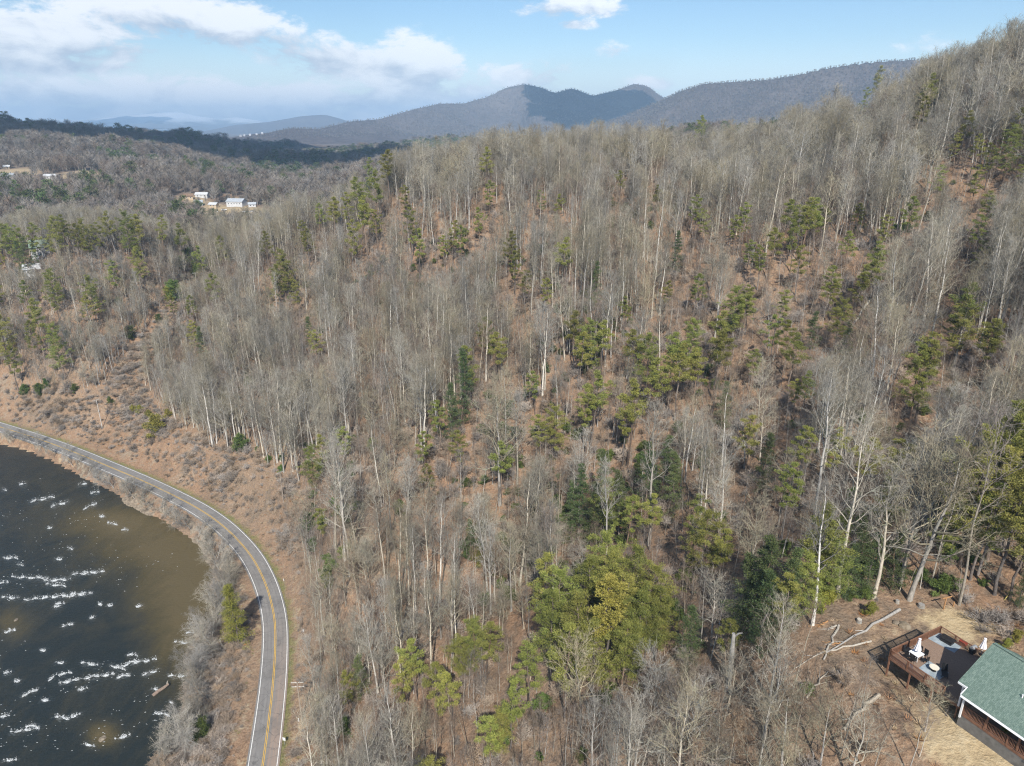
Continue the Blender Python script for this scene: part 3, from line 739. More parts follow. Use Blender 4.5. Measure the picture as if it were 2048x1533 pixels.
shade_cloud(1190, 222, 4650, 1500, 430, 480, 9.0)
shade_cloud(1090, 178, 4950, 1600, 170, 200, 3.0)
shade_cloud(940, 285, 3000, 1500, 520, 130, 12.0)
shade_cloud(230, 255, 12800, 2100, 800, 900, 15.0)

# ------------------------------------------------------------------ haze over the valley
def haze_box():
    b = MB(); b.box((0, 7000, 256), (34000, 19000, 530))
    m = bpy.data.materials.new('valley_haze'); m.use_nodes = True; m.node_tree.nodes.clear()
    n = NT(m.node_tree); o = n.new('ShaderNodeOutputMaterial'); p = n.new('ShaderNodeVolumePrincipled')
    p.inputs['Color'].default_value = HAZE_COL; p.inputs['Density'].default_value = HAZE_DENS; p.inputs['Anisotropy'].default_value = 0.0
    n.l.new(p.outputs[0], o.inputs['Volume'])
    b.build('haze', m, kind='stuff')
HAZE_COL = (0.50, 0.74, 1.0, 1); HAZE_DENS = 0.00012
if HAZE: haze_box()

# ------------------------------------------------------------------ tree shapes
class Tris:
    """tubes and slivers gathered as arrays; crown = branches and twigs"""
    def __init__(s): s.v = []; s.f = []; s.mi = []; s.n = 0
    def tube(s, pts, rad, n, mi=0):
        pts = np.asarray(pts, float); k = len(pts); d = np.gradient(pts, axis=0); d /= np.linalg.norm(d, axis=1)[:, None] + 1e-9
        ref = np.where(np.abs(d[:, 2:3]) < .9, np.array([[0.1, 0.2, 1.0]]), np.array([[1.0, 0.1, 0]]))
        a = np.cross(d, ref); a /= np.linalg.norm(a, axis=1)[:, None]; b = np.cross(d, a)
        t = np.arange(n) * 2 * np.pi / n
        ring = pts[:, None] + (a[:, None] * np.cos(t)[None, :, None] + b[:, None] * np.sin(t)[None, :, None]) * np.asarray(rad)[:, None, None]
        s.v.append(ring.reshape(-1, 3)); base = s.n
        for i in range(k - 1):
            for j in range(n):
                j2 = (j + 1) % n; p, q, r, w = base + i * n + j, base + i * n + j2, base + (i + 1) * n + j2, base + (i + 1) * n + j
                s.f.append((p, q, r)); s.f.append((p, r, w)); s.mi += [mi, mi]
        s.n += k * n
    def slivers(s, p0, p1, w, mi=0):
        """one thin triangle per twig, from p0 (wide end) to p1"""
        p0 = np.asarray(p0); p1 = np.asarray(p1); k = len(p0)
        d = p1 - p0; side = np.cross(d, np.random.default_rng(len(p0)).normal(size=(k, 3))); side /= np.linalg.norm(side, axis=1)[:, None] + 1e-9
        w = np.broadcast_to(np.asarray(w), (k,))[:, None]
        vs = np.stack([p0 - side * w / 2, p0 + side * w / 2, p1], 1).reshape(-1, 3)
        s.v.append(vs); b = s.n + np.arange(k) * 3
        s.f += [(int(i), int(i) + 1, int(i) + 2) for i in b]; s.mi += [mi] * k; s.n += 3 * k
    def mesh(s, name, mats):
        V = np.concatenate(s.v); F = np.array(s.f, dtype=np.int32)
        me = bpy.data.meshes.new(name)
        me.vertices.add(len(V)); me.vertices.foreach_set('co', V.ravel())
        me.loops.add(F.size); me.loops.foreach_set('vertex_index', F.ravel())
        me.polygons.add(len(F)); me.polygons.foreach_set('loop_start', np.arange(0, F.size, 3)); me.polygons.foreach_set('loop_total', np.full(len(F), 3))
        for m in mats: me.materials.append(m)
        me.polygons.foreach_set('material_index', np.array(s.mi, np.int32)); me.update(calc_edges=True)
        return me
    def join(s, o, shift=0):
        for v in o.v: s.v.append(v)
        s.f += [tuple(i + s.n for i in f) for f in o.f]; s.mi += [m + shift for m in o.mi]; s.n += o.n

def unit(v): return v / (np.linalg.norm(v) + 1e-9)
def branch_path(r, p, d, L, k, up=0.15, wig=0.18):
    pts = [p]; d = unit(d)
    for i in range(k):
        d = unit(d + r.normal(size=3) * wig + np.array([0, 0, up])); pts.append(pts[-1] + d * L / k)
    return np.array(pts)

def bare_tree(seed, H, kind):
    """returns (trunk, crown) as Tris; kinds: poplar, oak, slim, sycamore, shrub"""
    r = np.random.default_rng(seed); T = Tris(); C = Tris()
    P = dict(poplar=dict(r0=.28, b0=.40, n1=24, L=.25, ang=(.60, 1.15), up=.16, n2=6, n3=6, tw=.036, lean=.015),
             oak=dict(r0=.33, b0=.30, n1=20, L=.36, ang=(.75, 1.25), up=.10, n2=7, n3=7, tw=.038, lean=.03),
             slim=dict(r0=.17, b0=.50, n1=16, L=.24, ang=(.55, 1.15), up=.14, n2=5, n3=5, tw=.034, lean=.03),
             sycamore=dict(r0=.30, b0=.14, n1=20, L=.46, ang=(.5, 1.3), up=.07, n2=8, n3=8, tw=.032, lean=.10),
             shrub=dict(r0=.03, b0=.02, n1=20, L=.8, ang=(.1, 1.0), up=.04, n2=6, n3=6, tw=.034, lean=.1))[kind]
    az0 = r.uniform(0, 6.28); lean = np.array([math.cos(az0), math.sin(az0), 0]) * P['lean'] * H
    ht = H * (.97 if kind in ('poplar', 'slim') else (.25 if kind == 'shrub' else .80))
    k = 9; tz = np.linspace(0, 1, k + 1); wob = np.cumsum(r.normal(size=(k + 1, 2)) * .009 * H, 0); wob -= wob[0]
    tp = np.c_[lean[0] * tz ** 1.5 + wob[:, 0] * tz, lean[1] * tz ** 1.5 + wob[:, 1] * tz, ht * tz]; tp[0, 2] = -0.6
    tr = P['r0'] * (H / 28) * (1 - .93 * tz ** 1.1) + .015; tr[0] *= 1.35
    T.tube(tp, tr, 6 if kind != 'shrub' else 4)
    at = lambda t: np.array([np.interp(t, tz, tp[:, i]) for i in range(3)])
    sl0, sl1, slw = [], [], []
    fork = kind in ('oak', 'sycamore')
    for i in range(P['n1']):
        f = P['b0'] + (1 - P['b0']) * ((i + r.uniform(0, .9)) / P['n1']) ** (1.0 if not fork else .85)
        f = min(f, .985); p = at(f); rel = (f - P['b0']) / (1 - P['b0'])
        shape = {'poplar': math.sin(math.pi * min(1, .18 + rel * .80)) ** .8, 'slim': math.sin(math.pi * min(1, .2 + rel * .78)) ** .8}.get(kind, (1 - .45 * rel))
        L1 = P['L'] * H * shape * r.uniform(.65, 1.2); a = az0 + i * 2.4 + r.uniform(-.5, .5)
        th = r.uniform(*P['ang']) * (1 - .45 * rel)
        d = np.array([math.cos(a) * math.sin(th), math.sin(a) * math.sin(th), math.cos(th)])
        b1 = branch_path(r, p, d, L1, 5, P['up'], .17 if not fork else .24)
        rb = float(np.interp(f, tz, tr)) * (.5 if not fork else .62); rb = max(rb, .03)
        C.tube(b1, rb * (1 - .86 * np.linspace(0, 1, 6)) + .008, 4 if L1 > 2 else 3)
        for j in range(P['n2']):
            g = .22 + .78 * (j + r.uniform(0, .9)) / P['n2']; q = g * 5; q0 = int(min(q, 4)); p2 = b1[q0] + (b1[q0 + 1] - b1[q0]) * (q - q0)
            dd = unit(b1[q0 + 1] - b1[q0]); side = unit(np.cross(dd, r.normal(size=3)))
            d2 = unit(dd * r.uniform(.5, 1) + side * r.uniform(.5, 1.0) + np.array([0, 0, .1])); L2 = L1 * r.uniform(.32, .6) * (1.15 - .5 * g)
            b2 = branch_path(r, p2, d2, L2, 3, P['up'], .2)
            C.tube(b2, max(rb * .32, .022) * (1 - .8 * np.linspace(0, 1, 4)) + .005, 3)
            for m_ in range(P['n3']):
                h = .15 + .85 * (m_ + r.uniform(0, .9)) / P['n3']; q = h * 3; q1 = int(min(q, 2)); p3 = b2[q1] + (b2[q1 + 1] - b2[q1]) * (q - q1)
                dd = unit(b2[q1 + 1] - b2[q1]); d3 = unit(dd + unit(r.normal(size=3)) * .85 + np.array([0, 0, .12])); L3 = L2 * r.uniform(.35, .7)
                e = p3 + d3 * L3; sl0.append(p3); sl1.append(e); slw.append(P['tw'])
                for w_ in range(2 if kind != 'shrub' else 1):
                    u = r.uniform(.2, .9); p4 = p3 + d3 * L3 * u; d4 = unit(d3 + unit(r.normal(size=3)) * .8)
                    sl0.append(p4); sl1.append(p4 + d4 * L3 * r.uniform(.45, .8)); slw.append(P['tw'] * .65)
    C.slivers(sl0, sl1, np.array(slw))
    return T, C

def needle_clump(C, r, c, rx, rz, n, size, mi=0):
    d = r.normal(size=(n, 3)); d /= np.linalg.norm(d, axis=1)[:, None]; rad = r.random(n) ** .45
    p = c + d * rad[:, None] * np.array([rx, rx, rz])
    out = d + r.normal(size=(n, 3)) * .6 + np.array([0, 0, .35]); out /= np.linalg.norm(out, axis=1)[:, None]
    L = size * r.uniform(.6, 1.4, n)
    C.slivers(p, p + out * L[:, None], size * r.uniform(.30, .55, n), mi)

def evergreen(seed, H, kind):
    """pine: irregular tiers of needle tufts on a bare trunk; broad: wide crown; hemlock: dark cone down to the ground; bush"""
    r = np.random.default_rng(seed); T = Tris(); C = Tris(); B = Tris()
    P = dict(pine=dict(b0=.45, R=.135, n=19, tuft=5, rx=.72, rz=.34, q=70), tall=dict(b0=.55, R=.12, n=18, tuft=5, rx=.78, rz=.38, q=74), broad=dict(b0=.28, R=.25, n=34, tuft=7, rx=.8, rz=.26, q=80),
             hemlock=dict(b0=.06, R=.20, n=40, tuft=5, rx=.85, rz=.32, q=40), bush=dict(b0=.02, R=.55, n=16, tuft=5, rx=.6, rz=.5, q=60))[kind]
    az = r.uniform(0, 6.28); k = 8; tz = np.linspace(0, 1, k + 1); wob = np.cumsum(r.normal(size=(k + 1, 2)) * .010 * H, 0); wob -= wob[0]
    tp = np.c_[wob[:, 0], wob[:, 1], H * .97 * tz]; tp[0, 2] = -.6
    tr = (.011 * H) * (1 - .9 * tz) + .02; T.tube(tp, tr, 6)
    for i in range(P['n']):
        f = P['b0'] + (1 - P['b0']) * (i + r.uniform(0, .8)) / P['n']; rel = (f - P['b0']) / (1 - P['b0'])
        p = np.array([np.interp(f, tz, tp[:, j]) for j in range(3)])
        prof = {'hemlock': (1 - rel) ** .85 + .06, 'bush': (1 - rel * rel) ** .5 + .1, 'broad': math.sin(math.pi * min(1, .28 + rel * .68)) ** .6 + .05}.get(kind, math.sin(math.pi * min(1, .22 + rel * .70)) ** .6 * (1.1 if r.random() > .2 else .4) + .08)
        L = P['R'] * H * prof * r.uniform(.55, 1.2); a = az + i * 2.4 + r.uniform(-.6, .6); th = r.uniform(1.1, 1.55) if kind != 'bush' else r.uniform(.4, 1.4)
        if rel > .9: th *= .4
        d = np.array([math.cos(a) * math.sin(th), math.sin(a) * math.sin(th), math.cos(th)])
        b1 = branch_path(r, p, d, L, 3, .06 if kind != 'hemlock' else -.05, .12)
        B.tube(b1, np.array([.06, .045, .03, .015]) * H / 20 * 1.0, 3)
        for j in range(P['tuft']):
            g = (.25 if kind in ('hemlock', 'bush', 'broad') else .45) + .75 * (j + .5) / P['tuft']; g = min(g, 1.0); q = g * 3; q0 = int(min(q, 2)); c = b1[q0] + (b1[q0 + 1] - b1[q0]) * (q - q0) + r.normal(size=3) * L * .10
            s = H / 20 if kind != 'bush' else H / 5
            needle_clump(C, r, c, P['rx'] * s * r.uniform(.7, 1.15), P['rz'] * s * r.uniform(.7, 1.1), P['q'], (.24 if kind == 'broad' else .28) * max(s, .55) if kind != 'bush' else .26, 0)
    C.join(B, 1)
    return T, C

def far_bare(seed, H):
    r = np.random.default_rng(seed); T = Tris(); T.tube([(0, 0, -1), (0.2, 0, H * .5), (0, 0.2, H * .9)], [.3, .2, .06], 3, 0)
    n = 110; f = r.uniform(.35, 1, n); a = r.uniform(0, 6.28, n); L = H * .24 * np.sin(np.pi * np.clip(.15 + (f - .35) * 1.2, 0, 1)) + H * .04
    p0 = np.c_[np.cos(a) * L * .1, np.sin(a) * L * .1, H * (f - .12)]; p1 = np.c_[np.cos(a) * L, np.sin(a) * L, H * f + L * .45]
    T.slivers(p0, p1, .22, 1)
    q0 = p0 + (p1 - p0) * r.uniform(.3, .9, (n, 1)); T.slivers(q0, q0 + r.normal(size=(n, 3)) * H * .05 + np.array([0, 0, H * .05]), .22, 1)
    return T
def far_green(seed, H):
    r = np.random.default_rng(seed); T = Tris(); T.tube([(0, 0, -1), (0, 0, H * .9)], [.25, .05], 3, 0)
    for i in range(26):
        f = r.uniform(.4, 1.0); L = H * .17 * math.sin(math.pi * min(1, .3 + (f - .4) * 1.0)) ; a = r.uniform(0, 6.28)
        needle_clump(T, r, np.array([math.cos(a) * L, math.sin(a) * L, H * f]), 1.5, .9, 16, 1.3, 1)
    return T

TREE = {}      # kind -> list of (height, trunk mesh, crown mesh, joined mesh)
def variants(kind, n, H, maker, tmat, cmats, seed0):
    out = []
    for i in range(n):
        h = H; T, C = maker(seed0 + i, h, kind) if kind not in ('white_pine',) else maker(seed0 + i, h, 'pine')
        tm = T.mesh(kind + '_trunk', [tmat]); cm = C.mesh(kind + '_crown', cmats)
        J = Tris(); J.join(T, 0); J.join(C, 1)
        jm = J.mesh(kind + '_tree', [tmat] + cmats)
        out.append((h, tm, cm, jm))
    return out
TREE['poplar'] = variants('poplar', 4, 30, bare_tree, M['pale_bark'], [M['twig_grey']], 100)
TREE['oak'] = variants('oak', 4, 22, bare_tree, M['grey_bark'], [M['twig_grey']], 200)
TREE['slim'] = variants('slim', 3, 24, bare_tree, M['grey_bark'], [M['twig_brown']], 300)
TREE['sycamore'] = variants('sycamore', 3, 13, bare_tree, M['twig_white'], [M['twig_white']], 400)
TREE['shrub'] = variants('shrub', 4, 2.6, bare_tree, M['brush'], [M['brush']], 500)
TREE['pine'] = variants('pine', 4, 20, evergreen, M['pine_bark'], [M['needles'], M['pine_bark']], 600)
TREE['tall'] = variants('tall', 3, 28, evergreen, M['pine_bark'], [M['needles'], M['pine_bark']], 650)
TREE['broad'] = variants('broad', 3, 16, evergreen, M['pine_bark'], [M['needles'], M['pine_bark']], 700)
TREE['hemlock'] = variants('hemlock', 3, 20, evergreen, M['pine_bark'], [M['dark_needles'], M['pine_bark']], 750)
TREE['bush'] = variants('bush', 3, 4, evergreen, M['pine_bark'], [M['glossy_leaves'], M['pine_bark']], 800)

YELLOW_CROWN = {}
def yellowed(cm):
    if cm.name not in YELLOW_CROWN:
        c = cm.copy(); c.materials[0] = M['yellow_leaves']; YELLOW_CROWN[cm.name] = c
    return YELLOW_CROWN[cm.name]
NAMES = dict(poplar=('bare_poplar_tree', 'bare tree'), oak=('bare_oak_tree', 'bare tree'), slim=('bare_forest_tree', 'bare tree'), sycamore=('riverbank_tree', 'bare tree'), shrub=('bare_shrub', 'shrub'),
             pine=('pine_tree', 'pine tree'), tall=('tall_pine_tree', 'pine tree'), broad=('spreading_pine_tree', 'pine tree'), hemlock=('hemlock_tree', 'evergreen tree'), bush=('evergreen_bush', 'bush'))
def plant(kind, x, y, z, h, label, group=None, var=None, rz=None, tilt=0.0, yellow=False, wide=1.0):
    r = random
    V = TREE[kind]; H, tm, cm, jm = V[r.randrange(len(V)) if var is None else var % len(V)]
    nm, cat = NAMES[kind]
    o = empty(nm, (x, y, z), label=label, cat=cat, group=group)
    s = h / H; o.scale = (s * wide, s * wide, s); o.rotation_euler = (tilt * r.uniform(-1, 1), tilt * r.uniform(-1, 1), r.uniform(0, 6.28) if rz is None else rz)
    link('trunk', tm, o); link('crown', yellowed(cm) if yellow else cm, o)
    return o

# instanced masses: one object whose points carry copies picked from a set that is not itself in the scene
def mass(name, pts, rot, scl, idx, meshes, **kw):
    coll = bpy.data.collections.new(name + '_kinds')
    for i, me in enumerate(meshes): coll.objects.link(bpy.data.objects.new('%s_kind_%02d' % (name, i), me))
    me = bpy.data.meshes.new(name); me.vertices.add(len(pts)); me.vertices.foreach_set('co', np.asarray(pts, np.float32).ravel())
    a = me.attributes.new('turn', 'FLOAT_VECTOR', 'POINT'); a.data.foreach_set('vector', np.asarray(rot, np.float32).ravel())
    a = me.attributes.new('size', 'FLOAT_VECTOR', 'POINT'); a.data.foreach_set('vector', np.asarray(scl, np.float32).ravel())
    a = me.attributes.new('pick', 'INT', 'POINT'); a.data.foreach_set('value', np.asarray(idx, np.int32))
    o = link(name, me, kind='stuff', **kw)
    g = bpy.data.node_groups.new(name, 'GeometryNodeTree')
    g.interface.new_socket('Geometry', in_out='INPUT', socket_type='NodeSocketGeometry'); g.interface.new_socket('Geometry', in_out='OUTPUT', socket_type='NodeSocketGeometry')
    n = g.nodes; l = g.links; gi = n.new('NodeGroupInput'); go = n.new('NodeGroupOutput')
    ip = n.new('GeometryNodeInstanceOnPoints'); ci = n.new('GeometryNodeCollectionInfo'); ci.inputs[0].default_value = coll; ci.inputs['Separate Children'].default_value = True; ci.inputs['Reset Children'].default_value = True
    def attr(nm, ty):
        q = n.new('GeometryNodeInputNamedAttribute'); q.data_type = ty; q.inputs[0].default_value = nm; return q.outputs[0]
    l.new(gi.outputs[0], ip.inputs['Points']); l.new(ci.outputs[0], ip.inputs['Instance']); ip.inputs['Pick Instance'].default_value = True
    l.new(attr('pick', 'INT'), ip.inputs['Instance Index'])
    er = n.new('FunctionNodeEulerToRotation'); l.new(attr('turn', 'FLOAT_VECTOR'), er.inputs[0]); l.new(er.outputs[0], ip.inputs['Rotation'])
    l.new(attr('size', 'FLOAT_VECTOR'), ip.inputs['Scale']); l.new(ip.outputs[0], go.inputs[0])
    md = o.modifiers.new('scatter', 'NODES'); md.node_group = g
    return o

# ------------------------------------------------------------------ evergreens read off the photograph: (u, v of the top, v of the foot, kind, yellowish)
P_ = 'pine'; T_ = 'tall'; B_ = 'broad'; H_ = 'hemlock'
EVER = [(1795, 92, 200, T_, 0), (1740, 135, 250, T_, 0), (1722, 175, 262, P_, 0), (1853, 150, 260, T_, 0), (1838, 190, 285, P_, 0), (1915, 225, 330, T_, 0), (1392, 232, 335, T_, 0), (1940, 265, 350, P_, 1), (1905, 265, 345, P_, 0),
        (2005, 252, 370, B_, 0), (2025, 215, 330, P_, 0), (2040, 300, 400, P_, 0), (1970, 285, 380, P_, 0), (975, 292, 385, P_, 0), (780, 300, 415, T_, 0), (745, 318, 420, T_, 0), (725, 355, 470, T_, 0), (760, 345, 470, T_, 0), (700, 385, 480, P_, 0),
        (735, 395, 520, T_, 0), (815, 370, 450, P_, 0), (670, 395, 500, T_, 0), (640, 405, 480, P_, 0), (715, 440, 560, P_, 1), (755, 420, 500, P_, 0), (825, 415, 520, P_, 1), (840, 455, 560, P_, 0), (980, 360, 440, P_, 0), (960, 415, 500, P_, 0),
        (905, 440, 530, P_, 0), (925, 450, 540, P_, 0), (890, 470, 540, P_, 0), (575, 500, 610, B_, 0), (560, 530, 620, B_, 0), (600, 560, 640, P_, 1), (610, 440, 520, P_, 0), (620, 455, 540, P_, 1), (540, 460, 540, P_, 0), (1085, 380, 450, P_, 0),
        (1115, 388, 450, P_, 0), (1240, 340, 400, P_, 0), (1310, 370, 430, P_, 0), (1385, 390, 480, P_, 0), (1400, 420, 500, P_, 0), (1480, 405, 500, P_, 0), (1465, 430, 510, P_, 0), (1575, 400, 520, T_, 0), (1600, 398, 530, T_, 0), (1625, 400, 520, T_, 0),
        (1580, 440, 545, P_, 0), (1640, 410, 500, P_, 0), (1535, 455, 560, T_, 0), (1515, 490, 580, P_, 1), (1490, 480, 560, P_, 0), (1715, 405, 480, P_, 0), (1810, 390, 500, P_, 0), (1960, 385, 500, T_, 0), (1940, 430, 530, P_, 0), (1945, 480, 560, P_, 1),
        (1745, 485, 610, T_, 0), (1720, 520, 640, T_, 0), (1700, 545, 650, P_, 1), (1650, 530, 640, P_, 0), (1660, 560, 640, P_, 1), (1590, 490, 590, P_, 0), (1130, 478, 590, T_, 1), (1025, 460, 560, P_, 0), (1030, 500, 590, P_, 0), (1050, 540, 620, P_, 0),
        (970, 630, 740, P_, 0), (1000, 665, 780, T_, 0), (1085, 555, 640, P_, 0), (1145, 625, 740, T_, 0), (1175, 640, 760, B_, 0), (1200, 645, 760, T_, 0), (1160, 660, 780, P_, 0), (1270, 660, 790, T_, 0), (1290, 670, 800, B_, 0), (1335, 670, 820, T_, 0),
        (1350, 690, 840, T_, 0), (1385, 700, 830, T_, 1), (1320, 720, 860, T_, 0), (1375, 640, 750, B_, 0), (1430, 625, 760, T_, 1), (1425, 660, 800, T_, 1), (1460, 575, 690, B_, 0), (1480, 590, 690, T_, 0), (1490, 570, 670, P_, 0), (1540, 630, 740, P_, 0),
        (1575, 670, 790, T_, 0), (1565, 640, 750, P_, 0), (1895, 570, 740, T_, 0), (1905, 600, 740, B_, 0), (1830, 672, 850, T_, 0), (1818, 690, 850, B_, 0), (1950, 635, 770, T_, 1), (1965, 640, 780, P_, 0), (1600, 745, 850, T_, 0), (1585, 760, 840, P_, 0),
        (1180, 748, 900, T_, 0), (1170, 780, 910, P_, 0), (1255, 765, 930, T_, 0), (1245, 790, 930, P_, 1), (1110, 815, 920, B_, 0), (1080, 830, 930, P_, 0), (1070, 740, 830, P_, 0), (925, 695, 850, H_, 0), (905, 760, 880, H_, 0), (945, 690, 820, P_, 0),
        (880, 800, 900, P_, 0), (850, 860, 950, P_, 0), (690, 855, 950, P_, 1), (630, 895, 990, B_, 1), (655, 870, 960, P_, 0), (1000, 890, 1010, T_, 0), (925, 860, 960, P_, 0), (860, 925, 1000, P_, 0), (645, 1015, 1090, P_, 0), (655, 1145, 1200, P_, 0),
        (430, 545, 640, P_, 0), (410, 490, 570, P_, 1), (445, 470, 560, P_, 0), (120, 540, 640, B_, 0), (195, 555, 650, B_, 0), (180, 590, 670, P_, 1), (90, 600, 720, T_, 0), (20, 630, 740, B_, 0), (75, 640, 740, P_, 0), (130, 650, 760, B_, 0), (40, 690, 790, P_, 0),
        (10, 560, 640, P_, 0), (60, 560, 640, P_, 0), (240, 520, 610, P_, 0), (285, 495, 580, B_, 0), (235, 425, 520, T_, 0), (270, 425, 530, B_, 0), (290, 430, 530, T_, 0), (120, 435, 530, B_, 0), (140, 432, 525, T_, 0), (165, 445, 530, P_, 0), (85, 445, 540, P_, 0),
        (50, 450, 540, P_, 0), (15, 440, 540, P_, 0), (30, 450, 530, B_, 0), (180, 440, 530, B_, 0), (205, 445, 530, P_, 0), (330, 430, 520, P_, 0), (365, 450, 540, T_, 0), (45, 480, 550, H_, 0), (60, 470, 560, H_, 0), (75, 475, 540, H_, 0), (5, 490, 560, P_, 0),
        (625, 630, 700, H_, 0), (635, 660, 740, P_, 1), (400, 640, 720, P_, 0), (385, 590, 660, P_, 0), (410, 650, 730, H_, 0), (350, 590, 650, P_, 0),
        # the dark green ravine behind the clearing and the big crown in the lower middle
        (1120, 1120, 1330, B_, 0), (1170, 1095, 1300, B_, 0), (1220, 1080, 1290, B_, 0), (1260, 1075, 1280, B_, 0), (1300, 1110, 1300, B_, 0), (1100, 1160, 1370, B_, 0), (1150, 1170, 1390, B_, 0), (1210, 1150, 1380, T_, 1), (1270, 1160, 1360, B_, 1), (1250, 1220, 1400, B_, 0),
        (1180, 1210, 1400, B_, 0), (1130, 1240, 1440, P_, 0), (1200, 1040, 1230, B_, 0), (1310, 1150, 1320, B_, 0), (1250, 1130, 1330, B_, 0), (1290, 1190, 1340, P_, 1), (1085, 1110, 1290, P_, 0),
        (950, 1215, 1350, B_, 0), (920, 1250, 1370, B_, 0), (975, 1240, 1360, P_, 0), (835, 1270, 1400, P_, 0), (815, 1310, 1430, P_, 0), (875, 1320, 1440, P_, 0), (1000, 1400, 1520, B_, 0), (1020, 1370, 1500, P_, 0), (980, 1440, 1560, P_, 0), (870, 1500, 1640, B_, 0), (1060, 1290, 1430, P_, 0), (900, 1350, 1470, P_, 0),
        (1400, 1020, 1170, B_, 0), (1430, 1050, 1180, P_, 0), (1380, 990, 1120, P_, 0), (1500, 1080, 1260, H_, 0), (1530, 1060, 1260, H_, 0), (1480, 1110, 1270, H_, 0), (1560, 1090, 1270, H_, 0), (1610, 1010, 1220, T_, 0), (1650, 1040, 1220, B_, 0), (1600, 1080, 1250, B_, 0), (1560, 1150, 1290, P_, 0), (1520, 1140, 1300, H_, 0),
        (1700, 1030, 1190, H_, 0), (1730, 1060, 1180, H_, 0), (1690, 1090, 1200, H_, 0), (1780, 1050, 1180, H_, 0), (1320, 870, 1010, H_, 0), (1350, 900, 1030, H_, 0), (1160, 930, 1090, H_, 0), (1180, 960, 1100, H_, 0), (1140, 960, 1080, H_, 0), (1290, 880, 1020, H_, 0), (1240, 940, 1090, H_, 0), (1200, 900, 1040, H_, 0),
        (1250, 990, 1110, P_, 0), (1220, 960, 1090, B_, 0), (1300, 980, 1100, P_, 0), (940, 1040, 1120, H_, 0), (1560, 930, 1080, P_, 0), (1520, 860, 980, H_, 0), (1490, 830, 960, P_, 0), (1600, 850, 980, P_, 0), (1660, 860, 990, P_, 0), (1720, 870, 1000, P_, 0), (1780, 880, 1010, P_, 0), (1440, 760, 860, H_, 0),
        (2000, 790, 1110, T_, 1), (1975, 810, 1120, T_, 1), (2030, 800, 1120, T_, 0), (2045, 870, 1150, T_, 0), (1920, 870, 1130, B_, 0), (1890, 890, 1100, P_, 0), (1955, 900, 1150, B_, 0), (1990, 950, 1190, T_, 1), (2020, 1000, 1200, P_, 1), (1940, 960, 1160, P_, 0), (1900, 990, 1130, B_, 0),
        (720, 1310, 1400, H_, 0), (700, 1350, 1440, P_, 0), (1380, 1210, 1330, H_, 0), (1670, 600, 700, B_, 0), (1690, 640, 720, H_, 0), (1755, 960, 1080, P_, 0), (1450, 1230, 1330, P_, 0)]
EVER += [(1385, 545, 640, P_, 0), (1330, 560, 640, P_, 0), (1250, 590, 670, P_, 0), (1500, 700, 790, P_, 0), (1560, 580, 670, P_, 0), (1620, 620, 700, H_, 0), (1760, 430, 520, P_, 0), (1690, 460, 550, P_, 0), (1870, 330, 420, P_, 0), (1940, 330, 430, P_, 0), (1350, 460, 550, H_, 0), (1190, 520, 600, H_, 0)]
EXTRA_BUSH = [(312, 835, 872, 1), (482, 873, 905, 0), (52, 772, 792, 0), (95, 760, 778, 0), (220, 795, 808, 0), (338, 820, 835, 1), (268, 812, 826, 1), (282, 812, 826, 1), (300, 822, 838, 1), (385, 500, 540, 0), (365, 515, 540, 0), (405, 520, 545, 1), (350, 565, 600, 0), (340, 575, 600, 1), (425, 512, 545, 1), (395, 535, 560, 0), (318, 630, 645, 0), (262, 655, 680, 0),
              (1640, 1170, 1215, 1), (1655, 1180, 1212, 1), (1630, 1185, 1220, 0), (1700, 1180, 1200, 0), (1738, 1208, 1232, 1), (1725, 1175, 1200, 0), (1840, 1140, 1165, 0), (480, 1165, 1290, 2), (468, 1185, 1280, 2), (655, 1140, 1170, 0), (620, 1030, 1060, 0), (625, 1080, 1105, 0), (645, 1400, 1425, 1), (405, 1445, 1480, 0), (690, 1440, 1470, 0), (745, 880, 900, 0),
              (1690, 1020, 1060, 0), (2035, 1130, 1215, 2), (1700, 980, 1010, 0), (2030, 1263, 1285, 1), (2010, 1280, 1298, 1), (935, 1080, 1110, 0), (960, 1100, 1130, 1), (985, 1105, 1125, 1), (800, 1005, 1030, 0), (238, 595, 610, 0), (150, 770, 785, 0), (80, 770, 790, 0)]
eu = np.array([e[0] for e in EVER], float); ev = np.array([e[2] for e in EVER], float)
ex, ey, ez, ed = ground_at(eu, ev)
def height_for(x, y, z, vtop):
    """height at which the top of something standing at x, y, z shows in row vtop"""
    lo, hi = 0.5, 70.0
    for _ in range(24):
        m = (lo + hi) / 2
        if project(x, y, z + m)[1] > vtop: lo = m
        else: hi = m
    return (lo + hi) / 2
def zone(u, v):
    """a landmark for the label of a tree, from where its foot shows in the photograph"""
    if v > 1240 and u > 1560: return 'at the clearing edge'
    if v > 1150 and u > 1330: return 'left of the clearing'
    if v > 1020 and u > 1480: return 'just behind the clearing'
    if v > 1150 and u > 1050: return 'at the bottom middle'
    if v > 1150: return 'right of the straight road'
    if v > 880 and u > 1480: return 'above the clearing'
    if v > 880 and u > 1000: return 'in the central ravine'
    if v > 850: return 'above the road bend'
    if u < 430 and v < 560: return 'on the left crest'
    if u < 430: return 'above the far road'
    if v > 620 and u > 1480: return 'on the right mid slope'
    if v > 620 and u > 900: return 'on the central mid slope'
    if v > 620: return 'on the left mid slope'
    if v > 440 and u > 1480: return 'high on the right slope'
    if v > 440 and u > 900: return 'high on the central slope'
    if v > 440: return 'high beside the valley'
    if u > 1650: return 'on the right skyline'
    if u > 1200: return 'on the central ridge top'
    return 'on the left ridge top'
seen_lab = {}
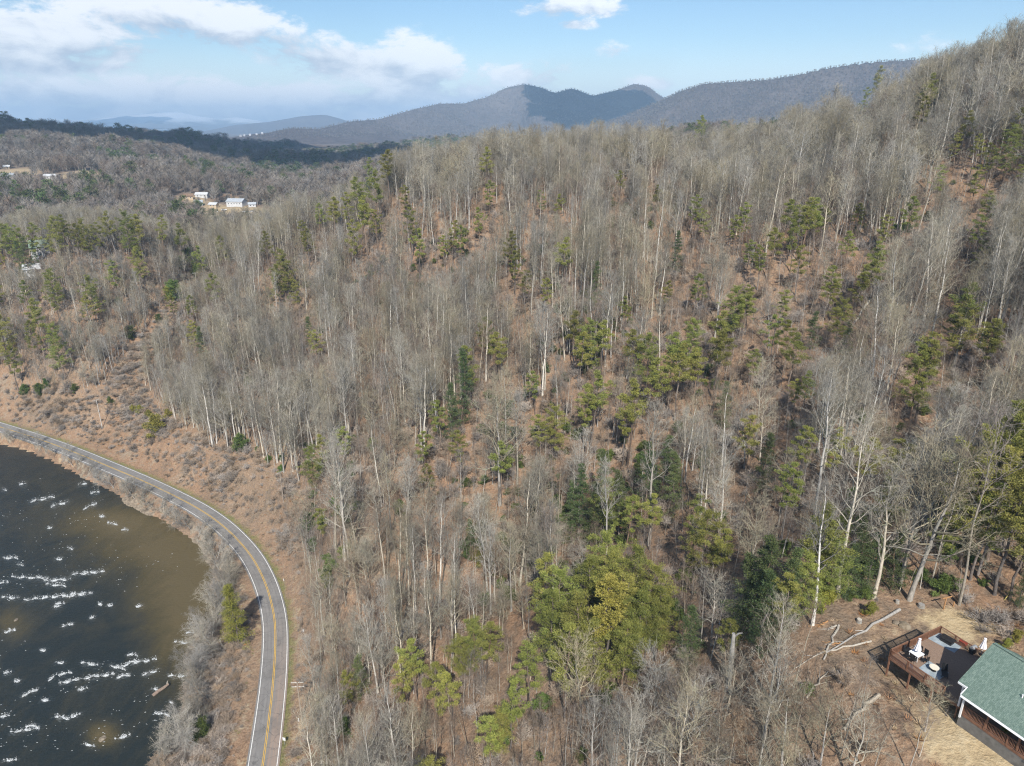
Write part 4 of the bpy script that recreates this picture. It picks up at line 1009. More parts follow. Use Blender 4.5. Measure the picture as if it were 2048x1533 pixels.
EV_DESC = {P_: ('ragged olive pine', 'ragged yellow green pine'), T_: ('tall long trunked olive pine', 'tall long trunked yellow green pine'),
           B_: ('broad spreading olive pine', 'broad spreading yellow green pine'), H_: ('dark green conical hemlock', 'dark green conical hemlock')}
LEFT = ['leftmost', 'second from the left', 'third from the left', 'fourth from the left', 'fifth from the left', 'sixth from the left', 'seventh from the left', 'eighth from the left', 'ninth from the left', 'tenth from the left', 'eleventh from the left', 'twelfth from the left', 'thirteenth from the left', 'fourteenth from the left']
order = {}
for i, e in enumerate(EVER): order.setdefault((EV_DESC[e[3]][e[4] and 1], zone(e[0], e[2])), []).append(i)
for (desc, zn), ids in order.items():
    ids.sort(key=lambda i: EVER[i][0])
    for k, i in enumerate(ids):
        u, vt, vb, kd, yl = EVER[i]
        lab = '%s %s' % (desc, zn) + ('' if len(ids) == 1 else ', ' + (LEFT[k] if k < len(LEFT) else 'farthest right'))
        h = height_for(ex[i], ey[i], ez[i], vt + (26 if kd == B_ and vb > 1200 else 0))
        H0 = TREE[kd][0][0]
        plant(kd, ex[i], ey[i], ez[i] - .1, h, lab, 'evergreen trees of the hillside', tilt=.03, yellow=(yl == 1 and kd == T_ and vb > 1300), wide=min(1.3, max(.8, (H0 / h) ** .4)))
bx, by, bz, bd = ground_at([b[0] for b in EXTRA_BUSH], [b[2] for b in EXTRA_BUSH])
bo = {}
for i, b in enumerate(EXTRA_BUSH): bo.setdefault((b[3], zone(b[0], b[2])), []).append(i)
for (c, zn), ids in bo.items():
    ids.sort(key=lambda i: EXTRA_BUSH[i][0])
    for k, i in enumerate(ids):
        u, vt, vb, _ = EXTRA_BUSH[i]; h = max(1.2, height_for(bx[i], by[i], bz[i], vt))
        lab = '%s %s' % (['dark green evergreen bush', 'bright yellow green bush', 'large dense green conifer bush'][c], zn if zn[0] != 'a' or u > 1500 else zn) + ('' if len(ids) == 1 else ', ' + LEFT[min(k, 13)])
        plant('bush' if c != 2 else 'hemlock', bx[i], by[i], bz[i], h, lab, 'evergreen bushes', wide=1.0 if c != 2 else 1.3, yellow=(c == 1 or u < 1000 and c == 2))

# ------------------------------------------------------------------ prominent bare trees: (u of foot, v of foot, v of top, kind, label)
BIG = [(1625, 1250, 960, 'poplar', 'tall bare tree with pale trunk at the left corner of the house clearing'), (1675, 1195, 840, 'poplar', 'straight pale trunk behind the green bushes left of the clearing'), (1747, 1196, 900, 'oak', 'bare tree with leaning pale trunk, second from the left behind the clearing'),
       (1800, 1165, 850, 'oak', 'bare broad tree with thick trunk in the middle behind the clearing'), (1818, 1200, 830, 'oak', 'bare crooked oak with thick trunk and wide white limbs behind the clearing'), (1862, 1170, 900, 'slim', 'leaning bare trunk right of the crooked oak'), (1918, 1210, 820, 'slim', 'long leaning grey trunk right above the deck'),
       (1156, 1085, 865, 'poplar', 'tall straight whitish tree standing alone in the middle ravine'), (1106, 1180, 1000, 'poplar', 'white trunk just behind the large green pine crowns'), (1023, 1222, 1040, 'poplar', 'pale slender tree in the orange leaf gully'), (1213, 1110, 920, 'poplar', 'pale forked tree right of the lone whitish tree'), (1298, 1090, 800, 'poplar', 'long pale trunk rising from the dark hemlocks in the centre'),
       (1423, 1290, 1130, 'oak', 'spreading white limbed tree left of the dark hemlocks'), (1300, 1510, 1290, 'oak', 'big white limbed bare oak at the bottom, right of the middle'), (1160, 1470, 1260, 'oak', 'broad pale bare tree in front of the green pine crowns'), (1440, 1500, 1300, 'oak', 'wide bare oak at the bottom beside the snag'), (1380, 1560, 1350, 'oak', 'bare oak cut by the bottom edge, lower middle right'),
       (1560, 1560, 1360, 'oak', 'bare oak cut by the bottom edge below the fallen logs'), (1700, 1570, 1390, 'oak', 'low bare tree at the bottom left of the lawn'), (1540, 1400, 1180, 'poplar', 'whitish feathery tree left of the fallen logs'), (1580, 1410, 1200, 'slim', 'slender white tree beside the fallen logs'), (1720, 1425, 1310, 'slim', 'thin grey tree between the fallen logs and the deck'), (1850, 1462, 1355, 'oak', 'small bare tree in front of the deck corner, branches over the rail'),
       (1640, 1540, 1380, 'oak', 'tangled bare tree at the bottom, left of the small deck tree'), (700, 1150, 900, 'poplar', 'tall pale poplar on the slope just right of the road bend'), (690, 1120, 880, 'poplar', 'tall pale poplar behind the first one at the road bend'), (672, 1110, 860, 'poplar', 'pale poplar leftmost in the row above the road bend'), (596, 948, 775, 'poplar', 'white trunked tree at the lower edge of the wood by the power line'),
       (555, 925, 760, 'poplar', 'white trunk pair at the wood edge above the brush'), (562, 922, 740, 'poplar', 'right hand one of the white trunk pair above the brush'), (425, 890, 735, 'poplar', 'pale leaning trunk at the left end of the wood edge'), (500, 885, 760, 'slim', 'thin grey trunk at the wood edge above the brush'), (480, 870, 720, 'poplar', 'pale trunk standing just inside the wood above the brush'), (540, 410, 375, 'oak', 'big dark branched tree beside the white valley house'),
       (1770, 708, 478, 'poplar', 'tall twin white trunk high on the right slope, left stem'), (1762, 690, 480, 'poplar', 'tall white trunk high on the right slope beside the twin'), (1905, 745, 540, 'poplar', 'long white leaning trunk by the round pine on the right'), (1440, 960, 770, 'poplar', 'slim white trunk in the wood right of the ravine'), (1000, 1010, 760, 'oak', 'feathery grey tree above the orange gully')]
bgx, bgy, bgz, bgd = ground_at([b[0] for b in BIG], [b[1] for b in BIG])
for i, (u, vb, vt, kd, lab) in enumerate(BIG):
    x, y, z = bgx[i], bgy[i], bgz[i]
    if vb > 1533: x, y, z = float(x), float(y), float(height(x, y)[0])
    plant(kd, x, y, z - .1, min(36, height_for(x, y, z, vt)), lab, None, tilt=.05)

# ------------------------------------------------------------------ river bank trees leaning over the water
BANKT = []
rb_ = random.Random(11)
for i, (a, b_) in enumerate(zip(road[6:-14], road[7:-13])): pass
bl = [(u, v) for u, v in BANKPX]
pos_u = []
def bank_point(t):
    """0 at the bottom of the frame, 1 at the far left; half way between water and road"""
    k = t * (len(BANKPX) - 1); i = int(min(k, len(BANKPX) - 2)); f = k - i
    return BANKPX[i][0] * (1 - f) + BANKPX[i + 1][0] * f, BANKPX[i][1] * (1 - f) + BANKPX[i + 1][1] * f
def road_u(v): return np.interp(-v, [-p[1] for p in ROADPX], [p[0] for p in ROADPX])
spots = []
for i in range(64):
    t = (i + rb_.uniform(-.3, .3)) / 64; u, v = bank_point(max(0, t)); x, y, z = on_plane(u, v, WATER_Z)
    q = np.array([x, y]); dd = rc - q; j = int(np.argmin((dd ** 2).sum(1))); w = float(np.linalg.norm(dd[j])); n_ = dd[j] / w
    off = rb_.uniform(.8, max(1.2, min(w - 7.0, 6))); 
    if w < 7.5: off = max(.3, w - 6.6)
    x += n_[0] * off; y += n_[1] * off; spots.append((u, v, x, y, w, n_))
k = 0
ORD = ['first', 'second', 'third', 'fourth', 'fifth', 'sixth', 'seventh', 'eighth', 'ninth', 'tenth', 'eleventh', 'twelfth', 'thirteenth', 'fourteenth', 'fifteenth', 'sixteenth', 'seventeenth', 'eighteenth', 'nineteenth', 'twentieth', 'twenty first', 'twenty second', 'twenty third', 'twenty fourth', 'twenty fifth', 'twenty sixth', 'twenty seventh', 'twenty eighth', 'twenty ninth', 'thirtieth']
bkc = {}
for (u, v, x, y, w, n_) in spots:
    z = float(height(x, y)[0]); big = rb_.random()
    h = 7 + 4.0 * big if v > 1210 else (6.5 + 3.2 * big if v > 1000 else 6.0 + 3.5 * big)
    h = min(h, 4.0 + w * .5)
    bz_ = 'beside the straight road, %s up from the bottom edge' if v > 1240 else 'inside the road bend, %s from its lower end' if v > 1030 else 'along the far road, %s from the bend'
    bkc[bz_] = bkc.get(bz_, -1) + 1
    o = plant('sycamore', x, y, z - .1, h, 'bare bank tree ' + bz_ % ORD[min(bkc[bz_], 29)], 'bare trees on the river bank', wide=1.25)
    lean = .5; o.rotation_euler = (n_[1] * lean, -n_[0] * lean, rb_.uniform(0, 6.28)); k += 1
x, y, z = on_plane(404, 1325, -2.6); x2, y2, _ = on_plane(370, 1290, 0)
plant('sycamore', x, y, -3.2, 13, 'large white limbed tree at the water edge near the drift log', wide=1.1, var=1)

# ------------------------------------------------------------------ the forest
gsp = 3.2
gx_, gy_ = np.meshgrid(np.arange(-460, 320, gsp), np.arange(48, 430, gsp), indexing='ij')
gx2, gy2 = np.meshgrid(np.arange(-460, -60, 3.9), np.arange(200, 430, 3.9), indexing='ij')      # the scrubby left slope is denser
gx_ = np.r_[gx_.ravel(), gx2.ravel() + 1.6]; gy_ = np.r_[gy_.ravel(), gy2.ravel() + 1.6]; second = np.arange(gx_.size) >= gx_.size - gx2.size
fx = gx_ + rng.uniform(-.48, .48, gx_.size) * gsp; fy = gy_ + rng.uniform(-.48, .48, gx_.size) * gsp
fz = height(fx, fy)
fu, fv, fd = project(fx, fy, fz)
okm = (fd > 40) & (fu > -160) & (fu < 2230) & (fv < 1850)
dr_, _ = dist_line(fx, fy, road); wr_ = inside(fx, fy, west_of_road)
okm &= ~wr_ & (dr_ > 10)
okm &= ~(second & (fu > 470))
brush = px_area(BRUSH_PX, fx, fy, fz)
okm &= ~brush & ~px_area(YARD_PX, fx, fy, fz)
dens = fbm(fx / 24, fy / 24, 3)
okm &= (rng.random(len(fx)) < np.clip(.80 + dens * 1.1, .3, 1)) | ((fu < 460) & (fv > 430))
fx, fy, fz, fu, fv, fd = (a[okm] for a in (fx, fy, fz, fu, fv, fd))
n = len(fx)
patch = fbm(fx / 30 + 5, fy / 30, 3); pr = rng.random(n)
kindi = np.where(pr < .42 + patch * .7, 0, np.where(pr < .72, 2, 1))     # 0 poplar 1 oak 2 slim
hh = np.where(kindi == 0, rng.uniform(20, 29, n), np.where(kindi == 1, rng.uniform(13, 20, n), rng.uniform(14, 22, n)))
low_left = (fu < 420) & (fv > 430); hh = np.where(low_left, hh * .66, hh)
lowmid = (fv > 1220); hh = np.where(lowmid, hh * .85, hh)
top_ = sstep(480, 380, fv) * (fu > 600); hh = hh * .94 * (1 - .15 * top_ * (fu < 1550) + .10 * top_ * (fu > 1650)); kindi = np.where((top_ > .5) & (rng.random(n) < .45), 1, kindi)
# keep the road, river, house and verge free of overhanging crowns, as in the photograph
ROADCLR = [(u - 36, v) for u, v in ROADPX] + [(u + 34 if v > 1100 else u + 22, v - (0 if v > 1100 else 12)) for u, v in reversed(ROADPX)]
def tops_clear(area, frac=(1.0, .75, .5)):
    m = np.ones(n, bool)
    for f in frac:
        u, v, _ = project(fx, fy, fz + hh * f); m &= ~inside(u, v, area)
        for s in (-1, 1): u, v, _ = project(fx + s * hh * .12, fy, fz + hh * f); m &= ~inside(u, v, area)
    return m
short_ = np.zeros(n, bool)
SNAG_PX = [(1428, 1250), (1480, 1250), (1476, 1385), (1434, 1385)]
okm = tops_clear(SNAG_PX, (1.0, .85, .7, .55, .4)) & tops_clear(HOUSE_PX) & tops_clear(ROADCLR) & tops_clear([(1600, 1290), (1780, 1210), (1990, 1210), (2100, 1260), (2100, 1300), (1740, 1260), (1650, 1350)], (.9, .6))
# evergreens that the photograph shows whole are not screened by bare crowns nearer to the road
_, _, edp = project(ex, ey, ez)
for i, e in enumerate(EVER):
    hw_ = {P_: .16, T_: .12, B_: .3, H_: .14}[e[3]] * (e[2] - e[1]) + 4
    lo_v, hi_v = e[1] - 4, e[1] + (e[2] - e[1]) * (.62 if e[3] != B_ else .8); bad = np.zeros(n, bool)
    for f in (1.0, .8, .62, .45):
        u, v, d = project(fx, fy, fz + hh * f); bad |= (np.abs(u - e[0]) < hw_ + 26000 / d * .04 * 2.0 * (1 if f > .9 else 1.6)) & (v > lo_v) & (v < hi_v) & (d < edp[i] - 1)
    short_ |= bad & (rng.random(n) < .82)
hh = np.where(short_, rng.uniform(6, 10, n), hh); kindi = np.where(short_, 2, kindi)
# thin the wood where broad evergreen crowns stand
for i, e in enumerate(EVER):
    okm &= np.hypot(fx - ex[i], fy - ey[i]) > (3.4 if e[3] == B_ else 2.2)
def visible(x, y, z, top):
    """does the ray from the camera to the top clear the land?"""
    m = np.ones(len(x), bool)
    for t in np.linspace(.25, .97, 22):
        m &= (CAM_Z + (z + top - CAM_Z) * t) > height(x * t, y * t) - 1.0
    return m
okm &= visible(fx, fy, fz, hh)
fx, fy, fz, fu, fv, fd, hh, kindi = (a[okm] for a in (fx, fy, fz, fu, fv, fd, hh, kindi)); n = len(fx)
print('forest trees', n)
infr = (fu > 10) & (fu < 2040) & (fv < 1560) & (fv > 60)
uc, vc, _ = project(fx, fy, fz + hh * .7); infr &= (uc > 10) & (uc < 2040) & (vc > 5) & (vc < 1500)
sz = np.where(infr, hh / fd * (1 + .25 * (kindi == 0)), 0)
big = np.argsort(-sz)[:300 - len(BIG)]
isb = np.zeros(n, bool); isb[big] = True
KN = ['poplar', 'oak', 'slim']
BD = {'poplar': 'tall bare tree with a straight pale trunk', 'oak': 'bare grey tree with a wide branching crown', 'slim': 'slender bare tree with brownish twigs'}
BD = {'poplar': 'tall pale trunked bare tree', 'oak': 'wide crowned bare grey tree', 'slim': 'slender brownish bare tree'}
cells = {}
for i in big: cells.setdefault((KN[kindi[i]], zone(fu[i], fv[i])), []).append(i)
for (kd, zn), ids in cells.items():
    ids.sort(key=lambda i: -fv[i]); rows = max(1, math.ceil(len(ids) / 13))
    names = {1: [''], 2: ['nearer row', 'farther row'], 3: ['front row', 'middle row', 'back row'], 4: ['front row', 'second row', 'third row', 'back row']}[min(rows, 4)]
    rows = len(names)
    for r_ in range(rows):
        row = sorted(ids[r_ * len(ids) // rows:(r_ + 1) * len(ids) // rows], key=lambda i: fu[i])
        for k, i in enumerate(row):
            lab = ', '.join(t for t in ('%s %s' % (BD[kd], zn), names[r_], LEFT[min(k, 13)] if len(row) > 1 else '') if t)
            plant(kd, fx[i], fy[i], fz[i] - .1, hh[i], lab, '%s, %s' % ({'poplar': 'pale trunked trees', 'oak': 'wide crowned bare trees', 'slim': 'slender bare trees'}[kd], zn), tilt=.06)
rest = ~isb
meshes = []; start = {}
for kd in KN: start[kd] = len(meshes); meshes += [v[3] for v in TREE[kd]]
cnt = np.array([len(TREE[k]) for k in KN]); st = np.array([start[k] for k in KN]); H0 = np.array([TREE[k][0][0] for k in KN])
ki = kindi[rest]; idx = st[ki] + (rng.random(len(ki)) * cnt[ki]).astype(int); s = hh[rest] / H0[ki]; w = s * rng.uniform(.85, 1.15, len(s))
mass('bare_hillside_forest', np.c_[fx, fy, fz - .2][rest], np.c_[rng.normal(0, .045, len(ki)), rng.normal(0, .045, len(ki)), rng.uniform(0, 6.28, len(ki))], np.c_[w, w, s], idx, meshes, label='dense bare winter forest covering the hillside behind the nearest trees')

# thin understorey trees between the tall ones
gsp = 3.6
gx_, gy_ = np.meshgrid(np.arange(-420, 280, gsp), np.arange(48, 400, gsp), indexing='ij')
ux = gx_.ravel() + rng.uniform(-.5, .5, gx_.size) * gsp; uy = gy_.ravel() + rng.uniform(-.5, .5, gx_.size) * gsp; uz = height(ux, uy); uu, uv_, ud = project(ux, uy, uz); dr_, _ = dist_line(ux, uy, road)
m = (ud > 40) & (uu > -100) & (uu < 2160) & (uv_ < 1750) & ~inside(ux, uy, west_of_road) & (dr_ > 9) & ~px_area(YARD_PX, ux, uy, uz) & ~px_area(BRUSH_PX, ux, uy, uz)
m &= rng.random(len(ux)) < .72 + fbm(ux / 22, uy / 22 + 4, 3) * 1.6
sh = rng.uniform(4, 10, len(ux)); u2, v2, _ = project(ux, uy, uz + sh); m &= ~inside(u2, v2, SNAG_PX) & ~((np.abs(uu - 1455) < 40) & (uv_ > 1385) & (v2 < 1385)) & ~inside(u2, v2, HOUSE_PX) & ~inside(u2, v2, ROADCLR) & ~px_area(YARD_PX, u2 * 0 + ux, uy, uz)
ux, uy, uz, sh = (a[m] for a in (ux, uy, uz, sh)); s = sh / 24; w = s * rng.uniform(1.0, 1.5, len(s))
mass('understorey_saplings', np.c_[ux, uy, uz - .1], np.c_[rng.normal(0, .07, len(s)), rng.normal(0, .07, len(s)), rng.uniform(0, 6.28, len(s))], np.c_[w, w, s], rng.integers(0, 3, len(s)), [v[3] for v in TREE['slim']], label='thin bare saplings filling the wood between the tall trees')
print('saplings', len(ux))

# undergrowth: bare brush and saplings
gsp = 2.9
gx_, gy_ = np.meshgrid(np.arange(-420, 280, gsp), np.arange(48, 380, gsp), indexing='ij')
ux = gx_.ravel() + rng.uniform(-.5, .5, gx_.size) * gsp; uy = gy_.ravel() + rng.uniform(-.5, .5, gx_.size) * gsp; uz = height(ux, uy)
uu, uv_, ud = project(ux, uy, uz); dr_, _ = dist_line(ux, uy, road); wr_ = inside(ux, uy, west_of_road); wb_ = inside(ux, uy, west_of_bank); dwb, _ = dist_line(ux, uy, bank)
br = px_area(BRUSH_PX, ux, uy, uz)
m = (ud > 40) & (uu > -120) & (uu < 2180) & (uv_ < 1750) & ~wb_ & (dr_ > 6.0) & ~(wr_ & (dwb < .8))
m &= ~px_area(YARD_PX, ux, uy, uz)
cl = fbm(ux / 11, uy / 11, 3)
pk = np.where(wr_, 1, np.where(br, .75 + cl * 1.8, .42 + cl * .9)); pk = np.where(~wr_ & (dr_ < 10), .12, pk)
m &= rng.random(len(ux)) < pk
ux, uy, uz, br, wr_, dr_, cl = (a[m] for a in (ux, uy, uz, br, wr_, dr_, cl))
sh = np.where(wr_, rng.uniform(.8, 2.4, len(ux)), np.where(br, rng.uniform(.6, 2.4, len(ux)) * (1 + np.clip(cl, 0, .4) * 1.5), rng.uniform(1.0, 4.6, len(ux))))
sh = np.minimum(sh, .6 + (dr_ - 5) * .28 + 20 * (dr_ > 16))
s = sh / 2.6; w = s * rng.uniform(.7, 1.3, len(s)) * np.clip(1.5 - s * .3, .5, 1.3)
mass('bare_undergrowth', np.c_[ux, uy, uz - .05], np.c_[rng.normal(0, .1, len(s)), rng.normal(0, .1, len(s)), rng.uniform(0, 6.28, len(s))], np.c_[w, w, s], rng.integers(0, len(TREE['shrub']), len(s)), [v[3] for v in TREE['shrub']], label='brownish bare brush and saplings under the trees and beside the road')
print('undergrowth', len(ux))
# low thicket on the road banks, between road and river and in the wire corridor
gsp = 1.7
gx_, gy_ = np.meshgrid(np.arange(-330, 100, gsp), np.arange(40, 330, gsp), indexing='ij')
ux = gx_.ravel() + rng.uniform(-.5, .5, gx_.size) * gsp; uy = gy_.ravel() + rng.uniform(-.5, .5, gx_.size) * gsp; uz = height(ux, uy)
uu, uv_, ud = project(ux, uy, uz); dr_, _ = dist_line(ux, uy, road); wr_ = inside(ux, uy, west_of_road); wb_ = inside(ux, uy, west_of_bank); br = px_area(BRUSH_PX, ux, uy, uz); yd = px_area(YARD_PX, ux, uy, uz)
m = (ud > 40) & (uu > -80) & (uu < 2150) & (uv_ < 1700) & ~wb_ & (dr_ > 5.2) & (br | (wr_ & (dr_ < 30)) | yd) & ~px_area(LAWN_PX, ux, uy, uz) & ~px_area(STRAW_PX, ux, uy, uz) & ~px_area(HOUSE_PX, ux, uy, uz)
cl = fbm(ux / 9 + 3, uy / 9, 3); m &= rng.random(len(ux)) < np.where(yd, .16 + cl * .5, np.where(wr_, .95, np.clip(.72 + cl * 2.2, .15, 1)) * np.where(dr_ < 8, .5, 1))
ux, uy, uz, dr_, cl, yd = (a[m] for a in (ux, uy, uz, dr_, cl, yd)); sh = rng.uniform(.7, 2.0, len(ux)) * (1 + np.clip(cl, 0, .4) * 1.6) * np.where(yd, .6, 1) * np.clip(.4 + (dr_ - 5) * .15, .4, 1)
s = sh / 2.6; w = s * rng.uniform(1.2, 2.1, len(s))
mass('bare_thicket', np.c_[ux, uy, uz - .05], np.c_[rng.normal(0, .12, len(s)), rng.normal(0, .12, len(s)), rng.uniform(0, 6.28, len(s))], np.c_[w, w, s], rng.integers(0, len(TREE['shrub']), len(s)), [v[3] for v in TREE['shrub']], label='low bare thicket on the road banks and in the wire corridor')
print('thicket', len(ux))
# laurel and rhododendron patches on the forest floor
q_ = rng.uniform([-230, 60], [230, 330], (9000, 2)); lz = height(q_[:, 0], q_[:, 1]); lu, lv, ld = project(q_[:, 0], q_[:, 1], lz)
cl = fbm(q_[:, 0] / 26 + 9, q_[:, 1] / 26, 3) + .10 * ((lv > 860) & (lu > 950)) ; drl, _ = dist_line(q_[:, 0], q_[:, 1], road)
m = (cl > .14) & (lu > 0) & (lu < 2060) & (lv < 1540) & ~px_area(YARD_PX, q_[:, 0], q_[:, 1], lz) & ~px_area(BRUSH_PX, q_[:, 0], q_[:, 1], lz) & ~inside(q_[:, 0], q_[:, 1], west_of_road) & (drl > 14) & (rng.random(len(q_)) < .5)
q_, lz = q_[m], lz[m]; s = rng.uniform(.25, .75, len(q_))
mass('laurel_undergrowth', np.c_[q_, lz - .1], np.c_[0 * s, 0 * s, rng.uniform(0, 6.28, len(s))], np.c_[s * 1.3, s * 1.3, s], rng.integers(0, 3, len(s)), [v[3] for v in TREE['bush']], label='patches of green laurel on the forest floor')
print('laurel', len(q_))

# dead stalks and tussocks of the brushy strip and litter: short straw coloured blades
def tussock(seed, mat):
    r = np.random.default_rng(seed); T = Tris(); n = 34; a = r.uniform(0, 6.28, n); L = r.uniform(.35, 1.0, n); q = r.uniform(0, .35, n)
    p0 = np.c_[np.cos(a) * q, np.sin(a) * q, np.zeros(n)]; p1 = p0 + np.c_[np.cos(a) * L * .5, np.sin(a) * L * .5, L * .7]; T.slivers(p0, p1, .07, 0); return T.mesh('tussock', [mat])
M['straw'] = simple('dead_straw', (0.30, 0.21, 0.13), (0.52, 0.42, 0.28), 2, .9, .05, rnd=.2)
M['verge_grass'] = simple('verge_grass', (0.13, 0.13, 0.05), (0.30, 0.28, 0.12), 2, .9, .05, rnd=.2)
tx, ty = np.meshgrid(np.arange(-300, 90, 1.5), np.arange(45, 330, 1.5), indexing='ij'); tx = tx.ravel() + rng.uniform(-.7, .7, tx.size); ty = ty.ravel() + rng.uniform(-.7, .7, ty.size)
tz_ = height(tx, ty); br = px_area(BRUSH_PX, tx, ty, tz_) | px_area(YARD_PX, tx, ty, tz_); dr_, _ = dist_line(tx, ty, road); wb_ = inside(tx, ty, west_of_bank); wr_ = inside(tx, ty, west_of_road)
m = (br | (wr_ & (dr_ < 25))) & ~wb_ & (dr_ > 4.2) & ~px_area(LAWN_PX, tx, ty, tz_) & ~px_area(STRAW_PX, tx, ty, tz_) & (rng.random(len(tx)) < .55 + fbm(tx / 8, ty / 8, 2))
tx, ty, tz_, dr_ = (a[m] for a in (tx, ty, tz_, dr_)); s = rng.uniform(.35, .95, len(tx)) * np.clip(.35 + (dr_ - 4) * .12, .3, 1)
gi_ = np.where((dr_ < 7) & (rng.random(len(tx)) < .7), rng.integers(3, 5, len(tx)), rng.integers(0, 3, len(tx)))
mass('dry_grass', np.c_[tx, ty, tz_], np.c_[0 * s, 0 * s, rng.uniform(0, 6.28, len(s))], np.c_[s * 1.3, s * 1.3, s], gi_, [tussock(1, M['straw']), tussock(2, M['straw']), tussock(3, M['dry_leaves']), tussock(4, M['verge_grass']), tussock(5, M['verge_grass'])], label='dry grass tussocks in the brushy strip along the road')
print('tussocks', len(tx))

# ------------------------------------------------------------------ valley woods: beyond the near crest out to the mountains
def polar(r0, r1, k):
    P = []
    r = r0
    while r < r1:
        st = k(r); na = int(2 * .72 * r / st)
        a = np.linspace(-.72, .72, na) + rng.uniform(-.45, .45, na) * st / r; rr = r + rng.uniform(-.45, .45, na) * st
        P.append(np.c_[rr * np.sin(a), rr * np.cos(a)]); r += st
    return np.vstack(P)
P = polar(400, 2500, lambda r: 6.0 + max(0, r - 500) * .0052)
vx, vy = P.T; vz = height(vx, vy); vu, vv, vd = project(vx, vy, vz)
m = (vu > -60) & (vu < 2110) & (vy > 428)
for cx, cy, rx, ry in CLEARINGS: m &= ((vx - cx) / rx) ** 2 + ((vy - cy) / ry) ** 2 > 1
# only low growth stands before a valley house
low_ = np.zeros(len(vx), bool)
for cx, cy, rx, ry in CLEARINGS:
    L_ = math.hypot(cx, cy); t = (vx * cx + vy * cy) / L_; off = np.abs(vx * cy - vy * cx) / L_
    low_ |= (off < rx * .8) & (t < L_) & (t > L_ - 150)
m &= visible(vx, vy, vz, np.full(len(vx), 15.))
vx, vy, vz, vd, vu, vv, low_ = (a[m] for a in (vx, vy, vz, vd, vu, vv, low_))
gp = fbm(vx / 120, vy / 120, 3); gr = rng.random(len(vx)) < np.clip(.05 + (gp - .06) * 1.5, .03, .55)
FB = [far_bare(900 + i, 16).mesh('valley_tree', [M['far_twig_grey'], M['far_twig_grey'] if i % 2 else M['far_twig']]) for i in range(4)]
FG = [far_green(950 + i, 17).mesh('valley_pine', [M['pine_bark'], M['dark_needles']]) for i in range(3)]
idx = np.where(gr, 4 + rng.integers(0, 3, len(vx)), rng.integers(0, 4, len(vx)))
s = rng.uniform(.7, 1.25, len(vx)) * (1 + np.clip((vd - 900) / 4000, 0, .4)) * np.where(low_, .42, 1); w = s * (1.15 + np.clip((vd - 600) / 1800, 0, .9))
bare_m = ~gr
mass('valley_bare_woods', np.c_[vx, vy, vz][bare_m], np.c_[0 * s, 0 * s, rng.uniform(0, 6.28, len(s))][bare_m], np.c_[w, w, s][bare_m], idx[bare_m], FB, label='far bare grey woods filling the valley beyond the crest')
mass('valley_evergreen_woods', np.c_[vx, vy, vz][gr], np.c_[0 * s, 0 * s, rng.uniform(0, 6.28, len(s))][gr], np.c_[w * .9, w * .9, s][gr], idx[gr] - 4, FG, label='far dark pines scattered through the valley woods')
print('valley', len(vx))
# trees on the nearer mountain flanks
px_, py_, pz_ = [], [], []
for (Pm, wd, mx, my, mz, ax, ay), st, cap in zip(MTN[:2], (20, 13), (1e9, 1e9)):
    Zg = mz.reshape(len(ax), len(ay))
    q, p = np.meshgrid(np.arange(ax[1], ax[-2], st), np.arange(ay[1], ay[-2], st), indexing='ij'); q = q.ravel() + rng.uniform(-.5, .5, q.size) * st; p = p.ravel() + rng.uniform(-.5, .5, p.size) * st
    i = (q - ax[0]) / (ax[1] - ax[0]); j = (p - ay[0]) / (ay[1] - ay[0]); i0 = i.astype(int); j0 = j.astype(int); a, b_ = i - i0, j - j0
    z = (Zg[i0, j0] * (1 - a) + Zg[i0 + 1, j0] * a) * (1 - b_) + (Zg[i0, j0 + 1] * (1 - a) + Zg[i0 + 1, j0 + 1] * a) * b_
    D, _ = dist_line(q, p, Pm[:, :2]); u, v, d = project(q, p, z)
    yr = np.interp(q, np.sort(Pm[:, 0]), Pm[np.argsort(Pm[:, 0]), 1])
    m = (z > 62) & (u > 300) & (u < 2100) & (p < yr + 40) & (v < 330)
    px_.append(q[m]); py_.append(p[m]); pz_.append(z[m])
q, p, z = (np.concatenate(a) for a in (px_, py_, pz_)); s = rng.uniform(.6, 1.0, len(q)) * np.where(p > 4000, .8, .72)
mass('mountain_woods', np.c_[q, p, z - 1], np.c_[0 * s, 0 * s, rng.uniform(0, 6.28, len(s))], np.c_[s * 1.8, s * 1.8, s], rng.integers(0, 4, len(s)), FB, label='bare woods on the flanks and skyline of the mountains')
print('mountain', len(q))

# ------------------------------------------------------------------ the house and its deck
M['deck_wood'] = simple('stained_deck_boards', (0.19, 0.135, 0.10), (0.33, 0.24, 0.185), 3.0, .75, .2, stretch=(1, 6, 1), rnd=.08)
M['rail_wood'] = simple('red_brown_railing', (0.14, 0.07, 0.045), (0.25, 0.13, 0.08), 3.0, .7, .25)
M['log_wall'] = simple('brown_log_wall', (0.16, 0.075, 0.035), (0.28, 0.14, 0.07), 2.0, .7, .2, stretch=(1, 1, 6))
M['white_trim'] = simple('white_trim', (0.70, 0.71, 0.72), (0.82, 0.82, 0.82), 2, .6, .3)
M['concrete'] = simple('grey_concrete', (0.12, 0.115, 0.105), (0.21, 0.20, 0.185), 1.5, .9, .1)  # greys darkened: the shade on the porch skirting is put into the colour
M['black'] = simple('black_metal', (0.012, 0.012, 0.013), (0.03, 0.03, 0.032), 5, .5, .4)
M['rug'] = simple('blue_grey_rug', (0.20, 0.25, 0.29), (0.38, 0.43, 0.46), 1.3, .95, .05)
M['fabric_white'] = simple('white_canvas', (0.66, 0.63, 0.66), (0.84, 0.82, 0.84), 2, .9, .1)
M['white_top'] = simple('white_table_top', (0.75, 0.76, 0.78), (0.85, 0.85, 0.86), 2, .4, .4)
